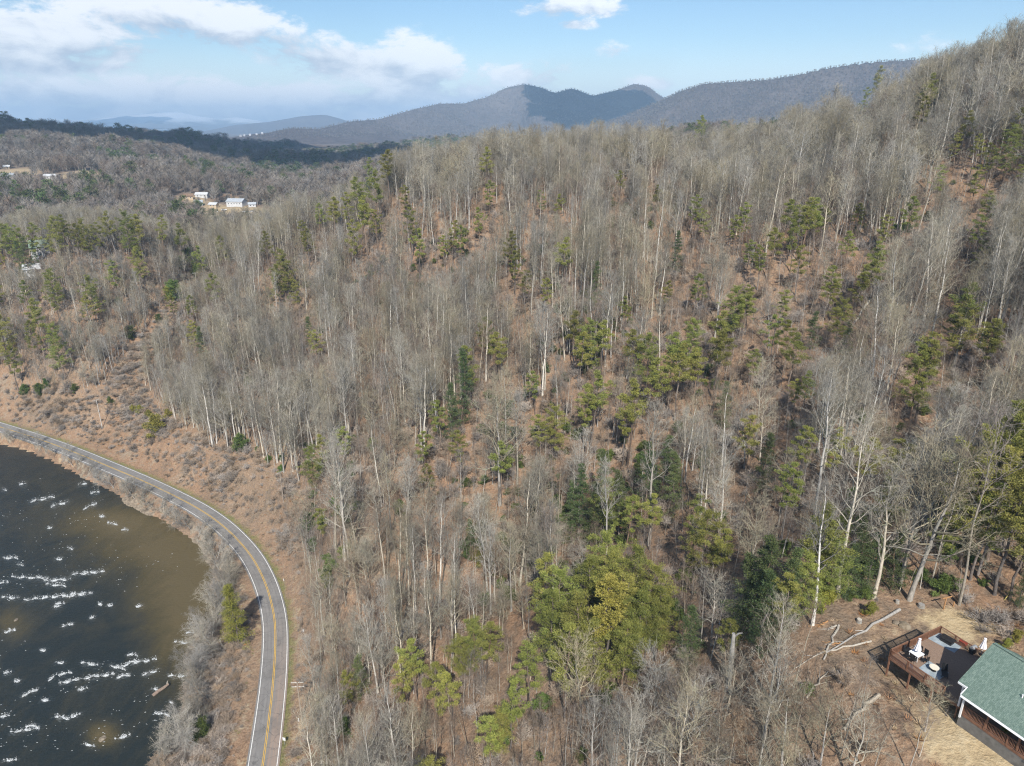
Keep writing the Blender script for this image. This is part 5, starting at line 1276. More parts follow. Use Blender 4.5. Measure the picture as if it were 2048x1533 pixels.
M['cream'] = simple('cream_table_top', (0.62, 0.57, 0.46), (0.75, 0.70, 0.60), 2, .6, .3)
M['red'] = simple('red_plastic', (0.40, 0.03, 0.02), (0.50, 0.05, 0.03), 2, .5, .4)
M['dark_glass'] = simple('dark_glass', (0.02, 0.025, 0.03), (0.04, 0.045, 0.05), 1, .08, .5)
M['grey_metal'] = simple('galvanised_metal', (0.28, 0.29, 0.30), (0.45, 0.46, 0.47), 3, .5, .5, metallic=.4)
M['orange_wood'] = simple('new_orange_timber', (0.34, 0.18, 0.08), (0.48, 0.28, 0.14), 3, .8, .1)
M['yellow_pole'] = simple('yellow_painted_pole', (0.50, 0.42, 0.12), (0.62, 0.52, 0.2), 3, .6, .3)
def shingles():
    m, n, b = material('green_asphalt_shingles', .9, .12)
    tc = n.new('ShaderNodeTexCoord').outputs['Object']
    br = n.new('ShaderNodeTexBrick'); n.l.new(tc, br.inputs[0])
    br.inputs['Scale'].default_value = 1.0; br.inputs['Brick Width'].default_value = .32; br.inputs['Row Height'].default_value = .14; br.inputs['Mortar Size'].default_value = .008
    br.inputs['Color1'].default_value = (.10, .15, .125, 1); br.inputs['Color2'].default_value = (.16, .22, .185, 1); br.inputs['Mortar'].default_value = (.06, .10, .08, 1)
    f = n.noise(tc, 6, 4, .8)
    n.l.new(n.mix(n.smooth(f, .4, .72, 0, .55), br.outputs[0], (.25, .31, .265)), b.inputs['Base Color'])
    bump(n, b, n.math('ADD', br.outputs['Fac'], f), .4, .02); return m
M['shingles'] = shingles()

AX, AY = 43.2, 65.1; PHI = math.atan2(.447, .894); E1 = Vector((math.cos(PHI), math.sin(PHI), 0)); E2 = Vector((math.sin(PHI), -math.cos(PHI), 0))
def F(a, b, z): return (AX + E1.x * a + E2.x * b, AY + E1.y * a + E2.y * b, z)
def L_(a, b, z): return (a, -b, z)             # inside a thing whose Empty stands at A, turned by PHI
def base(name, z=0.0, **kw): return empty(name, (AX, AY, z), PHI, **kw)
DZ = 63.0
# house
h = base('house', label='brown log house with green shingle roof and porch behind the deck', cat='house')
SL = (69.0 - 65.38) / 5.7
roof = MB()
def rz_(a): return 69.0 - SL * abs(a - 4.5)
def slab(poly, t=.16, mi=0):
    top = [L_(a, b, rz_(a)) for a, b in poly]; bot = [(x, y, z - t) for x, y, z in top]; n = len(poly)
    roof.add(top + bot, [tuple(range(n)), tuple(range(2 * n - 1, n - 1, -1))] + [(i, n + i, n + (i + 1) % n, (i + 1) % n) for i in range(n)], mi)
slab([(4.5, 7.7), (-.3, 7.7), (-.3, 8.6), (-1.2, 8.6), (-1.2, 20), (4.5, 20)])
slab([(4.5, 20), (10.2, 20), (10.2, 7.7), (4.5, 7.7)])
rf = roof.build('roof', M['shingles'], h)
rc_ = MB()
for i in range(41):
    b0 = 7.7 + i * .3; rc_.box(L_(4.5, b0 + .15, 69.03), (.34, .29, .05))
rc_.build('ridge_cap', M['shingles'], rf, kind='stuff')
def edge(name, p, q, par, mat=M['white_trim'], w=.05, hh_=.2, dz=-.1):
    b_ = MB(); P1 = Vector(L_(p[0], p[1], rz_(p[0]) + dz)); P2 = Vector(L_(q[0], q[1], rz_(q[0]) + dz)); d = (P2 - P1); ax = Vector((d.x, d.y, 0)).normalized() if abs(d.x) + abs(d.y) > 0 else Vector((1, 0, 0)); s = Vector((-ax.y, ax.x, 0)) * w
    vs = [P1 - s, P2 - s, P2 + s, P1 + s]; vs = [Vector(v) + Vector((0, 0, -hh_ / 2)) for v in vs] + [Vector(v) + Vector((0, 0, hh_ / 2)) for v in vs]
    b_.add(vs, [(3, 2, 1, 0), (4, 5, 6, 7), (0, 1, 5, 4), (1, 2, 6, 5), (2, 3, 7, 6), (3, 0, 4, 7)]); return b_.build(name, mat, par)
edge('fascia', (-1.26, 8.58), (-1.26, 20), rf); edge('fascia', (-.3, 7.64), (4.5, 7.64), rf, M['shingles']); edge('fascia', (4.5, 7.64), (10.2, 7.64), rf, M['shingles']); edge('fascia', (-.36, 7.62), (-.36, 8.6), rf); edge('fascia', (-1.2, 8.54), (-.3, 8.54), rf)
for a_, b_0 in ((1.6, 12.5), (3.2, 15.4)):
    m = MB(); m.tube([L_(a_, b_0, rz_(a_) - .05), L_(a_, b_0, rz_(a_) + .38)], [.06, .06], 8); m.build('vent_pipe', M['white_trim'], rf)
m = MB(); m.tube([L_(-1.33, 8.6, 65.22), L_(-1.33, 20, 65.22)], [.07, .07], 6); m.build('gutter', M['white_trim'], rf)
w = MB(); w.box(L_(5.3, 14.1, 63.6), (7.0, 11.2, 5.2)); wl = w.build('wall', M['log_wall'], h)
g = MB(); g.add([L_(1.85, 8.45, 66.2), L_(8.75, 8.45, 66.2), L_(4.5, 8.45, 68.7), L_(1.85, 8.3, 66.2), L_(8.75, 8.3, 66.2), L_(4.5, 8.3, 68.7)], [(0, 1, 2), (5, 4, 3), (0, 3, 4, 1), (1, 4, 5, 2), (2, 5, 3, 0)]); g.build('gable', M['log_wall'], h)
for b0 in (10.2, 13.4, 16.8):
    f_ = MB(); f_.box(L_(1.77, b0, 64.3), (.06, 1.3, 1.3)); fr_ = f_.build('window', M['white_trim'], h); p_ = MB(); p_.box(L_(1.73, b0, 64.3), (.03, 1.1, 1.1)); p_.build('pane', M['dark_glass'], fr_)
f_ = MB(); f_.box(L_(1.76, 11.9, 64.05), (.06, .95, 2.05)); dr = f_.build('door', M['rail_wood'], h); f_ = MB(); f_.box(L_(1.71, 12.2, 64.0), (.05, .06, .1)); f_.build('handle', M['grey_metal'], dr)
pf = MB(); pf.box(L_(.6, 14.2, DZ - .08), (2.4, 11.3, .16)); pf.build('porch_floor', M['deck_wood'], h)
sk = MB(); sk.box(L_(-.55, 14.2, DZ - 1.35), (.12, 11.2, 2.35)); sk.build('skirting', M['concrete'], h)
def rail(parent, p, q, z=DZ, posts=4, tall=1.0, mat=M['rail_wood'], rim=True):
    """posts, top and bottom rails, balusters between two points of the frame"""
    p = Vector(L_(*p, z)); q = Vector(L_(*q, z)); d = q - p; Ln = d.length; ang = math.atan2(d.y, d.x)
    for t in (tall - .02, .12):
        b_ = MB(); b_.box((p + d / 2 + Vector((0, 0, t)))[:], (Ln + .08, .13 if t > .5 else .07, .055), ang); b_.build('rail', mat, parent)
    for i in range(posts + 1):
        b_ = MB(); b_.box((p + d * i / posts + Vector((0, 0, tall / 2 - .12)))[:], (.13, .13, tall + .28), ang); b_.build('post', mat, parent)
    b_ = MB(); n = int(Ln / .125)
    for i in range(1, n): b_.box((p + d * i / n + Vector((0, 0, tall / 2 + .04)))[:], (.045, .045, tall - .18), ang)
    b_.build('balusters', mat, parent, kind='stuff')
    if rim: b_ = MB(); b_.box((p + d / 2 + Vector((0, 0, -.2)))[:], (Ln + .2, .06, .32), ang); b_.build('rim_board', mat, parent)
rail(h, (-.62, 8.9), (-.62, 19.8), posts=5)
for b0 in (11.2, 14.2, 17.2, 19.8):
    b_ = MB(); b_.box(L_(-.62, b0, DZ + 1.3), (.17, .17, 2.4)); b_.build('porch_post', M['rail_wood'], h)
for a, b0, zz in ((-.95, 8.85, 63.9), (-.2, 8.15, 64.4)):
    b_ = MB(); b_.box(L_(a, b0, zz), (.16, .16, 2.7)); b_.build('corner_post', M['white_trim'], h)
# deck
dk = base('timber_deck', label='red brown railed timber deck on posts beside the green roofed house', cat='deck')
db = MB(); i = 0
a = .07
while a < 8.86: db.box(L_(a, 4.35, DZ - .02), (.132, 8.7, .04)); a += .145
db.build('deck_boards', M['deck_wood'], dk, kind='stuff')
jb = MB()
for b0 in np.arange(.3, 8.7, .6): jb.box(L_(4.45, b0, DZ - .16), (8.7, .05, .22))
jb.build('joists', M['deck_wood'], dk, kind='stuff')
rail(dk, (0, 0), (8.9, 0), posts=4); rail(dk, (8.9, 0), (8.9, 7.4), posts=4); rail(dk, (0, 0), (0, 6.4), posts=3)
b_ = MB(); b_.box(L_(.0, 7.6, DZ - .2), (.06, 2.2, .32)); b_.build('rim_board', M['rail_wood'], dk)
for a, b0 in ((.05, .05), (.05, 2.6), (.05, 5.2), (.05, 8.0), (4.4, .05), (8.8, .05), (4.4, 4.3), (8.8, 4.0)):
    x, y, _ = F(a, b0, 0); g0 = float(height(x, y)[0]); b_ = MB(); b_.box(L_(a, b0, (DZ - .3 + g0 - .3) / 2), (.15, .15, DZ - .3 - g0 + .3)); b_.build('support_post', M['rail_wood'], dk)

def on_deck(u, v, z=DZ): return on_plane(u, v, z)
# rugs, tables, chairs, umbrellas
def rug(u, v, sx, sy, lab, rz=0.0):
    x, y, z = on_deck(u, v, DZ + .012); b_ = MB(); b_.box((0, 0, 0), (sx, sy, .016)); o = b_.build('rug', M['rug'], loc=(x, y, z), label=lab, cat='rug', group='rugs on the deck'); o.rotation_euler.z = PHI + rz; return x, y
rug(1891, 1283, 2.3, 3.0, 'blue grey rug under the black table near the back railing', .15)
rug(1867, 1341, 2.2, 2.2, 'blue grey rug under the round cream table by the front railing', .1)
x, y, z = on_deck(1894, 1284, DZ + .02)
t = empty('fire_table', (x, y, z), PHI + .1, label='low black rectangular table on the back rug', cat='table')
b_ = MB(); b_.box((0, 0, .5), (1.0, 1.5, .08)); b_.build('table_top', M['black'], t); b_ = MB(); b_.box((0, 0, .23), (.8, 1.2, .46)); b_.build('base', M['black'], t)
x, y, z = on_deck(1867, 1341, DZ + .02)
t = empty('round_table', (x, y, z), 0, label='small round cream table on the front rug', cat='table')
b_ = MB(); b_.tube([(0, 0, .44), (0, 0, .5)], [.5, .5], 20); b_.build('table_top', M['cream'], t); b_ = MB(); b_.tube([(0, 0, 0), (0, 0, .04), (0, 0, .08), (0, 0, .44)], [.28, .26, .06, .06], 12); b_.build('pedestal', M['black'], t)
x, y, z = on_deck(1831, 1316); TX, TY = x, y
t = empty('dining_table', (x, y, z), PHI, label='square white patio table with a closed umbrella through it', cat='table')
b_ = MB(); b_.box((0, 0, .73), (1.15, 1.15, .05)); b_.build('table_top', M['white_top'], t)
for i in (-1, 1):
    for j in (-1, 1): b_ = MB(); b_.box((i * .5, j * .5, .35), (.06, .06, .70)); b_.build('leg', M['white_top'], t)
def umbrella(x, y, z, hgt, lab, rz=0.0):
    o = empty('patio_umbrella', (x, y, z), rz, label=lab, cat='umbrella', group='closed white umbrellas on the deck')
    b_ = MB(); b_.tube([(0, 0, 0), (0, 0, hgt)], [.025, .02], 8); b_.build('pole', M['white_trim'], o)
    b_ = MB(); n = 16; zz = [.42, .5, .62, .75, .88, .95, .99]; rr = [.30, .27, .20, .15, .12, .08, .02]
    vs = []; 
    for zf, r_ in zip(zz, rr):
        for k in range(n): q = r_ * (1 + .32 * (k % 2)); vs.append((q * math.cos(k * 6.283 / n), q * math.sin(k * 6.283 / n), hgt * zf))
    b_.add(vs, [(i * n + k, i * n + (k + 1) % n, (i + 1) * n + (k + 1) % n, (i + 1) * n + k) for i in range(len(zz) - 1) for k in range(n)]); b_.build('canopy', M['fabric_white'], o)
    b_ = MB(); b_.tube([(0, 0, hgt * .98), (0, 0, hgt * 1.0)], [.16, .02], 10); b_.build('vent_cap', M['fabric_white'], o)
    b_ = MB(); b_.tube([(0, 0, 0), (0, 0, .06)], [.26, .24], 14); b_.build('base', M['black'], o); return o
umbrella(TX, TY, z, 2.75, 'closed white umbrella standing through the white patio table')
x, y, z = on_deck(1962, 1309); umbrella(x, y, z, 2.3, 'closed pinkish white umbrella beside the roof at the back railing')
def chair(x, y, z, rz, lab):
    o = empty('patio_chair', (x, y, z), rz, label=lab, cat='chair', group='black chairs on the deck')
    b_ = MB(); b_.box((0, 0, .44), (.5, .5, .05)); b_.build('seat', M['black'], o); b_ = MB(); b_.box((0, -.25, .74), (.48, .04, .55)); b_.build('backrest', M['black'], o)
    for i in (-1, 1):
        b_ = MB(); b_.tube([(i * .27, -.25, .68), (i * .27, .2, .68), (i * .27, .24, .44)], [.02] * 3, 5); b_.build('armrest', M['black'], o)
        for j in (-1, 1): b_ = MB(); b_.tube([(i * .23, j * .23, .43), (i * .24, j * .25, 0)], [.02, .018], 5); b_.build('leg', M['black'], o)
for k, (da, db_, r_, lab) in enumerate([(-1.0, -.35, -1.57, 'black patio chair on the left side of the white table, rear one'), (-1.0, .35, -1.57, 'black patio chair on the left side of the white table, front one'), (.98, -.35, 1.57, 'black patio chair on the right side of the white table, rear one'),
                                   (.98, .35, 1.57, 'black patio chair on the right side of the white table, front one'), (-.3, -1.0, 3.14, 'black patio chair behind the white table under the umbrella'), (.2, 1.0, 0, 'black patio chair in front of the white table')]):
    p = Vector((TX, TY, 0)) + E1 * da + E2 * db_; chair(p.x, p.y, DZ, PHI + r_, lab)
x, y, z = on_deck(1944, 1307); o = empty('grill', (x, y, z), PHI, label='small dark covered grill by the back railing next to the umbrella', cat='grill')
b_ = MB(); b_.box((0, 0, .45), (.7, .5, .7)); b_.build('cabinet', M['black'], o); b_ = MB(); b_.tube([(-.35, 0, .86), (.35, 0, .86)], [.24, .24], 10); b_.build('lid', M['grey_metal'], o); b_ = MB(); b_.box((.5, 0, .8), (.32, .42, .03)); b_.build('side_shelf', M['black'], o)
x, y, z = on_deck(1925, 1289); o = empty('cooler', (x, y, z), PHI, label='red cooler against the back railing', cat='cooler')
b_ = MB(); b_.box((0, 0, .18), (.4, .75, .36), taper=1.05); b_.build('body', M['red'], o); b_ = MB(); b_.box((0, 0, .39), (.44, .8, .05)); b_.build('lid', M['red'], o)
x, y, z = on_deck(1888, 1349); o = empty('lounge_chair', (x, y, z), PHI + 2.2, label='dark folding lounge chair right of the round table', cat='chair')
b_ = MB(); b_.box((0, .2, .35), (.6, 1.1, .05)); b_.build('seat', M['black'], o); b_ = MB(); b_.tube([(0, -.3, .37), (0, -.75, .95)], [.3, .26], 4); b_.build('backrest', M['black'], o)
for i in (-1, 1): b_ = MB(); b_.tube([(i * .28, .6, .35), (i * .28, .6, 0)], [.02, .02], 5); b_.build('leg', M['black'], o); b_ = MB(); b_.tube([(i * .28, -.25, .35), (i * .28, -.35, 0)], [.02, .02], 5); b_.build('leg', M['black'], o)
p = F(.05, 2.55, DZ + .62); b_ = MB(); b_.box((0, 0, 0), (.05, .42, .4)); o = b_.build('rail_sign', M['white_top'], loc=p, label='small white plaque hanging on the front deck railing', cat='sign'); o.rotation_euler.z = PHI
# the flag on the porch post
M['flag_red'] = simple('flag_red', (.42, .04, .05), (.5, .07, .08), 2, .9, .05); M['flag_blue'] = simple('flag_blue', (.04, .05, .2), (.06, .08, .28), 2, .9, .05)
p = Vector(F(-.75, 17.25, DZ + 1.6)); fo = empty('porch_flag', p, PHI, label='striped red, white and blue flag hanging from a porch post', cat='flag')
b_ = MB(); b_.tube([(0, 0, 0), (-.9, 0, .75)], [.018, .014], 6); b_.build('flag_pole', M['white_trim'], fo)
fb = MB(); nx_, nz_ = 13, 10
def fp(i, j): t = i / nx_; return (-.9 + .55 * t + .1 * math.sin(j * .9), .10 * math.sin(i * 1.3 + j * .5), .72 - .5 * t * .8 - j * .105)
for i in range(nx_):
    for j in range(nz_):
        q = [fp(i, j), fp(i + 1, j), fp(i + 1, j + 1), fp(i, j + 1)]; mi = 2 if (j < 4 and i < 7) else i % 2
        fb.add(q, [(0, 1, 2, 3)], mi)
fb.build('flag_cloth', [M['flag_red'], M['fabric_white'], M['flag_blue']], fo)
x, y, z = on_plane(2010, 1476, 62.2); plant('bush', x, y, 61.0, 2.1, 'yellow leaved shrub against the porch railing', wide=.9, yellow=True)

# ------------------------------------------------------------------ the clearing: logs, snag, stumps, posts
def g1(u, v): x, y, z, d = ground_at(u, v); return Vector((float(x[0]), float(y[0]), float(z[0])))
def log(p, q, r0, r1, lab, mat=M['dead_wood'], sag=0.1):
    a, b_ = g1(*p), g1(*q); mid = (a + b_) / 2; o = empty('fallen_log', mid, label=lab, cat='log', group='fallen logs of the clearing')
    pts = []; rd_ = []
    for i in range(9):
        t = i / 8; P = a.lerp(b_, t); zz = float(height(P.x, P.y)[0]); P = Vector((P.x + .15 * math.sin(i * 1.9), P.y + .12 * math.sin(i * 2.7), max(zz, a.z * (1 - t) + b_.z * t) + r0 * .9)) - mid; pts.append(P); rd_.append(r0 * (1 - t) + r1 * t)
    m = MB(); m.tube(pts, rd_, 7); m.build('trunk', mat, o)
    d = (b_ - a).normalized(); k = 0
    for t in (.55, .72, .86):
        i = int(t * 8); s = Vector((-d.y, d.x, .5)) * (1 if k % 2 else -1); m = MB(); m.tube([pts[i], pts[i] + (d * .8 + s * Vector((1, 1, 0)).length * .4).normalized() * 1.4 + Vector((0, 0, .35))], [rd_[i] * .4, .02], 5); m.build('branch_stub', mat, o); k += 1
log((1799, 1221), (1652, 1308), .20, .07, 'longest pale fallen log running down from the deck side, thick end up')
log((1742, 1284), (1590, 1338), .13, .05, 'second pale fallen log lying in front of the longest one')
log((1677, 1252), (1646, 1322), .15, .1, 'short grey log lying steeply at the left of the clearing', M['grey_bark'])
log((1758, 1392), (1686, 1462), .2, .13, 'thick grey log below the clearing at the bottom', M['grey_bark'])
log((1655, 1243), (1634, 1256), .12, .06, 'short orange brown log piece at the upper left of the clearing', M['orange_wood'])
log((1672, 1252), (1653, 1262), .12, .08, 'short pale log piece next to the orange brown one')
log((1690, 1286), (1662, 1290), .10, .05, 'thin broken log piece between the two long logs', M['orange_wood'])
log((1612, 1398), (1655, 1345), .13, .06, 'thin dark log leaning up the slope at the clearing edge', M['grey_bark'])
log((1740, 600), (1690, 680), .30, .12, 'fallen pale trunk on the right mid slope')
log((1400, 960), (1445, 1010), .2, .08, 'fallen trunk in the ravine right of the lone whitish tree')
s0 = g1(1455, 1378); hs = height_for(s0.x, s0.y, s0.z, 1268); o = empty('dead_snag', s0, label='broken dead white trunk standing at the bottom, right of the middle', cat='dead tree')
m = MB(); m.tube([(0, 0, -.5), (.1, .1, hs * .4), (0, .15, hs * .8), (-.1, .1, hs)], [.38, .32, .27, .20], 9); m.build('trunk', M['dead_wood'], o)
m = MB(); m.tube([(-.05, .1, hs * .93), (.5, .1, hs * 1.0), (1.0, .1, hs * 1.01)], [.16, .1, .06], 6); m.build('branch_stub', M['dead_wood'], o)
for (u, v, r, lab) in [(1718, 1244, .32, 'grey stump in the upper left of the clearing'), (1842, 1214, .4, 'pale cut stump above the deck'), (1794, 1206, .25, 'small stump below the crooked oak')]:
    p = g1(u, v); o = empty('stump', p, label=lab, cat='stump', group='tree stumps'); m = MB(); m.tube([(0, 0, -.3), (0, 0, .1), (0, 0, .45)], [r * 1.4, r * 1.1, r], 10); m.build('bark', M['grey_bark'], o); m = MB(); m.tube([(0, 0, .452), (0, 0, .46)], [r * .9, r * .88], 10); m.build('cut_face', M['dead_wood'], o)
for (u, v, r, lab) in [(1809, 1252, .8, 'tan boulder on the slope above the deck corner'), (1792, 1246, .5, 'dark rock left of the tan boulder'), (545, 700, .9, 'pale boulder on the slope left of centre')]:
    p = g1(u, v); link('boulder', rock_mesh(int(v), r, r * .9, r * .6), loc=p, label=lab, cat='boulder', group='boulders of the hillside')
p = g1(1893, 1217); o = empty('wooden_swing_stand', p, .3, label='small orange timber post frame behind the deck', cat='post frame')
for dx, hh_ in ((-.5, 1.9), (1.1, .8)): m = MB(); m.box((dx, 0, hh_ / 2 - .1), (.12, .12, hh_ + .2)); m.build('post', M['orange_wood'], o)
m = MB(); m.box((-.35, 0, 1.8), (1.5, .1, .12)); m.build('crossbar', M['orange_wood'], o)
p = g1(2007, 1201); m = MB(); m.tube([(0, 0, -.2), (1.15, .1, 2.6)], [.06, .05], 8); m.build('leaning_pole', M['yellow_pole'], loc=p, label='leaning yellow pole at the right end of the clearing', cat='pole')

# ------------------------------------------------------------------ utility poles and wires
M['pole_wood'] = simple('weathered_pole', (0.22, 0.17, 0.13), (0.42, 0.36, 0.30), 3, .9, .1, stretch=(1, 1, .2)); M['pale_pole'] = simple('pale_weathered_pole', (0.42, 0.39, 0.35), (0.60, 0.57, 0.52), 3, .9, .1)
def pole(u, vb, vt, rz, lab, arms=1, pale=False, mat=None):
    p = g1(u, vb); hh_ = max(7.5, min(13, height_for(p.x, p.y, p.z, vt))); mt = M['pale_pole'] if pale else M['pole_wood']
    o = empty('utility_pole', p, rz, label=lab, cat='utility pole', group='utility poles')
    m = MB(); m.tube([(0, 0, -.5), (0, 0, hh_)], [.17, .11], 8); m.build('pole', mt, o); tips = []
    for k in range(arms):
        zz = hh_ - .3 - k * 1.1; m = MB(); m.box((0, .16, zz), (2.6, .1, .12)); ar = m.build('crossarm', M['pale_pole'], o)
        for dx in (-1.2, -.45, .45, 1.2): m = MB(); m.tube([(dx, .16, zz + .06), (dx, .16, zz + .14), (dx, .16, zz + .22)], [.03, .06, .04], 6); m.build('insulator', M['white_trim'], ar)
        if k == 0: tips = [p + Vector((dx * math.cos(rz) - .16 * math.sin(rz), dx * math.sin(rz) + .16 * math.cos(rz), zz + .24)) for dx in (-1.2, .45, 1.2)]
    return tips
A1 = pole(604, 1440, 1364, .05, 'brown utility pole with double crossarms beside the straight road', 2)
A2 = pole(567, 1004, 944, .9, 'thin brown utility pole in the brush right of the road bend', 1)
A3 = pole(205, 857, 799, 1.1, 'pale utility pole with crossarm above the far road', 1, True)
A4 = pole(395, 578, 545, .6, 'pale utility pole on the bare knob at the top of the wire corridor', 1, True)
A5 = pole(88, 500, 470, .6, 'white topped utility pole beside the green roofed house among pines', 1, True)
A6 = pole(430, 510, 474, .6, 'utility pole just over the crest near the valley houses', 1, True)
A0 = [Vector(t) + Vector((30, -75, 1)) for t in A1]; A7 = [Vector(t) + Vector((-75, 62, 3)) for t in A3]
def wires(P, Q, sag, nm):
    for k, (a, b_) in enumerate(zip(P, Q)):
        pts = [a.lerp(b_, t) - Vector((0, 0, sag * 4 * t * (1 - t))) for t in np.linspace(0, 1, 13)]
        m = MB(); m.tube(pts, [.014] * 13, 3); m.build('power_line', M['grey_metal'], label='%s wire %s' % (['outer left', 'middle', 'outer right'][k], nm), cat='wire', group='power lines')
wires(A0, A1, 1.6, 'from the roadside pole out of the bottom of the frame'); wires(A1, A2, 2.0, 'between the roadside pole and the brush pole'); wires(A2, A3, 3.0, 'from the brush pole to the pale pole above the road'); wires(A3, A4, 2.5, 'from the pale pole up the cleared corridor'); wires(A3, A7, 2, 'from the pale pole out of the left edge')

# ------------------------------------------------------------------ road side and river things
M['sign_back'] = M['white_trim']
p = g1(570, 1490); o = empty('roadside_sign', p, 2.9, label='small white sign plate on a post at the right road edge near the bottom', cat='sign')
m = MB(); m.box((0, 0, .9), (.06, .06, 2.0)); m.build('post', M['grey_metal'], o); m = MB(); m.box((0, .05, 1.65), (.62, .03, .75)); m.build('sign_plate', M['white_trim'], o)
for i, (u, v, lab) in enumerate([(568, 1163, 'small white marker post on the right side of the road bend'), (607, 1265, 'tiny white marker in the dry grass right of the road'), (598, 1443, 'small pale marker at the foot of the roadside utility pole')]):
    p = g1(u, v); m = MB(); m.box((0, 0, .35), (.14, .1, .9)); m.box((0, 0, .84), (.2, .14, .08)); m.build('marker_post', M['white_trim'], loc=p, label=lab, cat='marker', group='white marker posts')
x, y, z = on_plane(322, 1382, WATER_Z); o = empty('drift_log', (x, y, z), .9, label='short brown drift log stranded in the rapids', cat='log')
m = MB(); m.tube([(-1.9, 0, .05), (-.6, .1, .3), (.8, 0, .45), (1.9, -.1, .75)], [.42, .4, .34, .24], 9); m.build('trunk', M['orange_wood'] if False else M['pine_bark'], o); m = MB(); m.tube([(1.5, 0, .6), (1.9, .5, 1.0), (2.2, .7, 1.05)], [.16, .1, .04], 6); m.build('branch_stub', M['dead_wood'], o)

# ------------------------------------------------------------------ houses of the valley
M['siding_white'] = simple('white_siding', (0.46, 0.47, 0.48), (0.60, 0.60, 0.60), .8, .7, .2); M['siding_tan'] = simple('tan_siding', (0.42, 0.33, 0.22), (0.52, 0.42, 0.30), .8, .8, .1)
M['roof_grey'] = simple('pale_grey_roof', (0.30, 0.33, 0.36), (0.42, 0.45, 0.48), .8, .6, .3); M['roof_white'] = simple('white_metal_roof', (0.42, 0.44, 0.46), (0.56, 0.57, 0.58), .8, .5, .3); M['roof_green'] = simple('dull_green_roof', (0.13, 0.19, 0.15), (0.22, 0.28, 0.23), .8, .8, .1); M['roof_brown'] = simple('brown_roof', (0.15, 0.10, 0.07), (0.24, 0.17, 0.12), .8, .8, .1)
def far_house(u, v, w, dp, hw, hr, rz, wall, roof_, lab, nwin=4, floors=1, loc=None, mul=1.0):
    p = loc or g1(u, v); mul *= 1.0 if u > 460 and u < 480 and not loc else .8; w *= mul; dp *= mul; hw *= .85 if not loc else .7; o = empty('valley_house', p, rz, label=lab, cat='house', group='houses in the valley')
    m = MB(); m.box((0, 0, hw / 2 - .75), (w, dp, hw + 1.5)); m.add([(-w / 2, -dp / 2 + .01, hw), (-w / 2, dp / 2 - .01, hw), (-w / 2, 0, hw + hr), (w / 2, -dp / 2 + .01, hw), (w / 2, dp / 2 - .01, hw), (w / 2, 0, hw + hr)], [(0, 2, 1), (3, 4, 5), (0, 3, 5, 2), (1, 2, 5, 4)]); wl = m.build('wall', wall, o)
    m = MB(); e = .5; W_ = w / 2 + e; D_ = dp / 2 + e; zl = hw - hr * e / (dp / 2)
    for s in (-1, 1): m.add([(-W_, s * D_, zl + .05), (W_, s * D_, zl + .05), (W_, 0, hw + hr + .08), (-W_, 0, hw + hr + .08), (-W_, s * D_, zl + .28), (W_, s * D_, zl + .28), (W_, 0, hw + hr + .3), (-W_, 0, hw + hr + .3)], [(0, 1, 2, 3), (7, 6, 5, 4), (0, 4, 5, 1), (1, 5, 6, 2), (3, 2, 6, 7), (0, 3, 7, 4)])
    rf_ = m.build('roof', roof_, o); m = MB(); m.box((w * .22, dp * .12, hw + hr + .4), (.8, .8, 1.6)); m.build('chimney', M['concrete'], rf_)
    for fl in range(floors):
        for k in range(nwin):
            xx = (-.5 + (k + .5) / nwin) * w * .9; m = MB(); m.box((xx, -dp / 2 - .03, hw * (fl + .55) / floors), (1.1, .08, 1.2)); wf = m.build('window', M['white_trim'], o); m = MB(); m.box((xx, -dp / 2 - .08, hw * (fl + .55) / floors), (.85, .04, .95)); m.build('pane', M['dark_glass'], wf)
    m = MB(); m.box((-w / 2 - .04, .3, 1.05), (.08, 1.0, 2.1)); m.build('door', M['roof_brown'], o)
    return o
W_, T_n = M['siding_white'], M['siding_tan']
far_house(474, 411, 15, 9, 4.5, 2.2, -.15, W_, M['roof_grey'], 'white house with a grey roof on the bare mound in the valley', 5)
far_house(104, 357, 17, 8, 3.2, 1.6, .1, W_, M['roof_white'], 'long low white house on the bare terrace at the left', 5)
far_house(18, 359, 13, 9, 4.5, 2.3, .3, W_, M['roof_grey'], 'white house at the left edge of the photo', 3)
far_house(14, 338, 9, 6, 3, 1.5, .2, T_n, M['roof_white'], 'small shed above the white house at the left edge', 2)
far_house(84, 512, 10, 8, 6.0, 2.8, .5, W_, M['roof_green'], 'two storey white house with green roof among the dark pines', 3, 2)
far_house(68, 548, 9, 7, 3.5, 2.0, .4, W_, M['roof_white'], 'white roofed cabin below the green roofed house', 2)
far_house(378, 398, 9, 7, 3.2, 2, .4, T_n, M['roof_brown'], 'small tan house left of the white mound house', 2)
far_house(405, 394, 14, 7, 3, 1.6, 0, W_, M['roof_white'], 'white roofed house behind the small tan house', 3)
far_house(398, 410, 8, 6, 3, 1.5, .3, W_, M['roof_grey'], 'small white house in front of the tan house', 2)
far_house(428, 414, 9, 6, 2.8, 1.4, -.2, T_n, M['roof_white'], 'low shed between the small houses and the mound', 2)
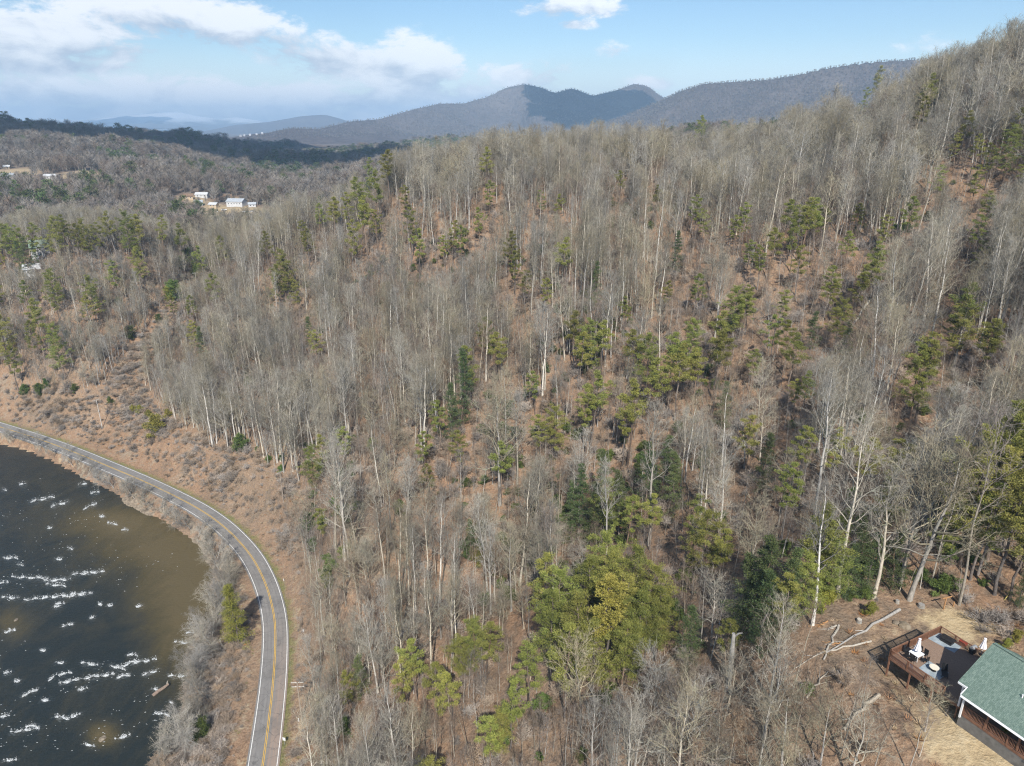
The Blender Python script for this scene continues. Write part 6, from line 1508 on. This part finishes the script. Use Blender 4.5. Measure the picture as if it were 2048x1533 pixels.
far_house(505, 413, 8, 5, 2.6, 1.3, .2, W_, M['roof_grey'], 'small outbuilding right of the white mound house', 2)
far_house(456, 398, 9, 6, 3, 1.6, .3, T_n, M['roof_brown'], 'tan roofed house behind the white mound house', 2)
far_house(520, 333, 16, 9, 4, 2.2, .3, W_, M['roof_white'], 'pale house group in the middle distance of the valley', 4, mul=1.2)
far_house(48, 293, 13, 9, 4, 2, .2, W_, M['roof_grey'], 'small white house high on the far left hill', 3)
far_house(92, 294, 13, 9, 4, 2, -.2, W_, M['roof_white'], 'right hand white house on the far left hill', 3)
far_house(588, 359, 8, 6, 5, 2.5, 0, W_, M['roof_white'], 'tiny white building alone in the middle of the valley', 2)
far_house(70, 378, 10, 6, 3, 1.5, .1, W_, M['roof_brown'], 'low house half hidden under the long white house', 3)
for i, (u, v) in enumerate([(489, 270), (500, 269), (513, 268), (524, 266), (481, 271)]):
    x, y, z = at_depth(u, v, 3420); far_house(u, v, 11, 9, 6, 3, .2 * i, W_, M['roof_white'] if i % 2 else M['roof_grey'], '%s of the tiny white houses on the far purple ridge' % ['second', 'third', 'fourth', 'rightmost', 'leftmost'][i], 3, loc=Vector((x, y, z - 4)))
# parked vehicles by the valley houses
def car(u, v, rz, col, lab):
    p = g1(u, v); m_ = simple('car_paint', col, col, 1, .3, .5); o = empty('parked_car', p, rz, label=lab, cat='car', group='cars parked by the valley houses')
    m = MB(); m.box((0, 0, .7), (4.6, 1.8, .65)); m.build('body', m_, o); m = MB(); m.box((-.2, 0, 1.28), (2.5, 1.6, .52), taper=.85); m.build('cabin', M['dark_glass'], o)
    for i in (-1, 1):
        for j in (-1, 1): m = MB(); m.tube([(i * 1.45, j * .75, .34), (i * 1.45, j * .95, .34)], [.34, .34], 10); m.build('wheel', M['black'], o)
car(431, 425, .2, (.75, .75, .75), 'white car parked left of the mound'); car(448, 421, .4, (.7, .72, .74), 'white car parked under the mound house'); car(505, 424, -.1, (.55, .56, .58), 'pale car parked right of the mound'); car(490, 425, 0, (.75, .75, .76), 'white car parked in front of the mound house')
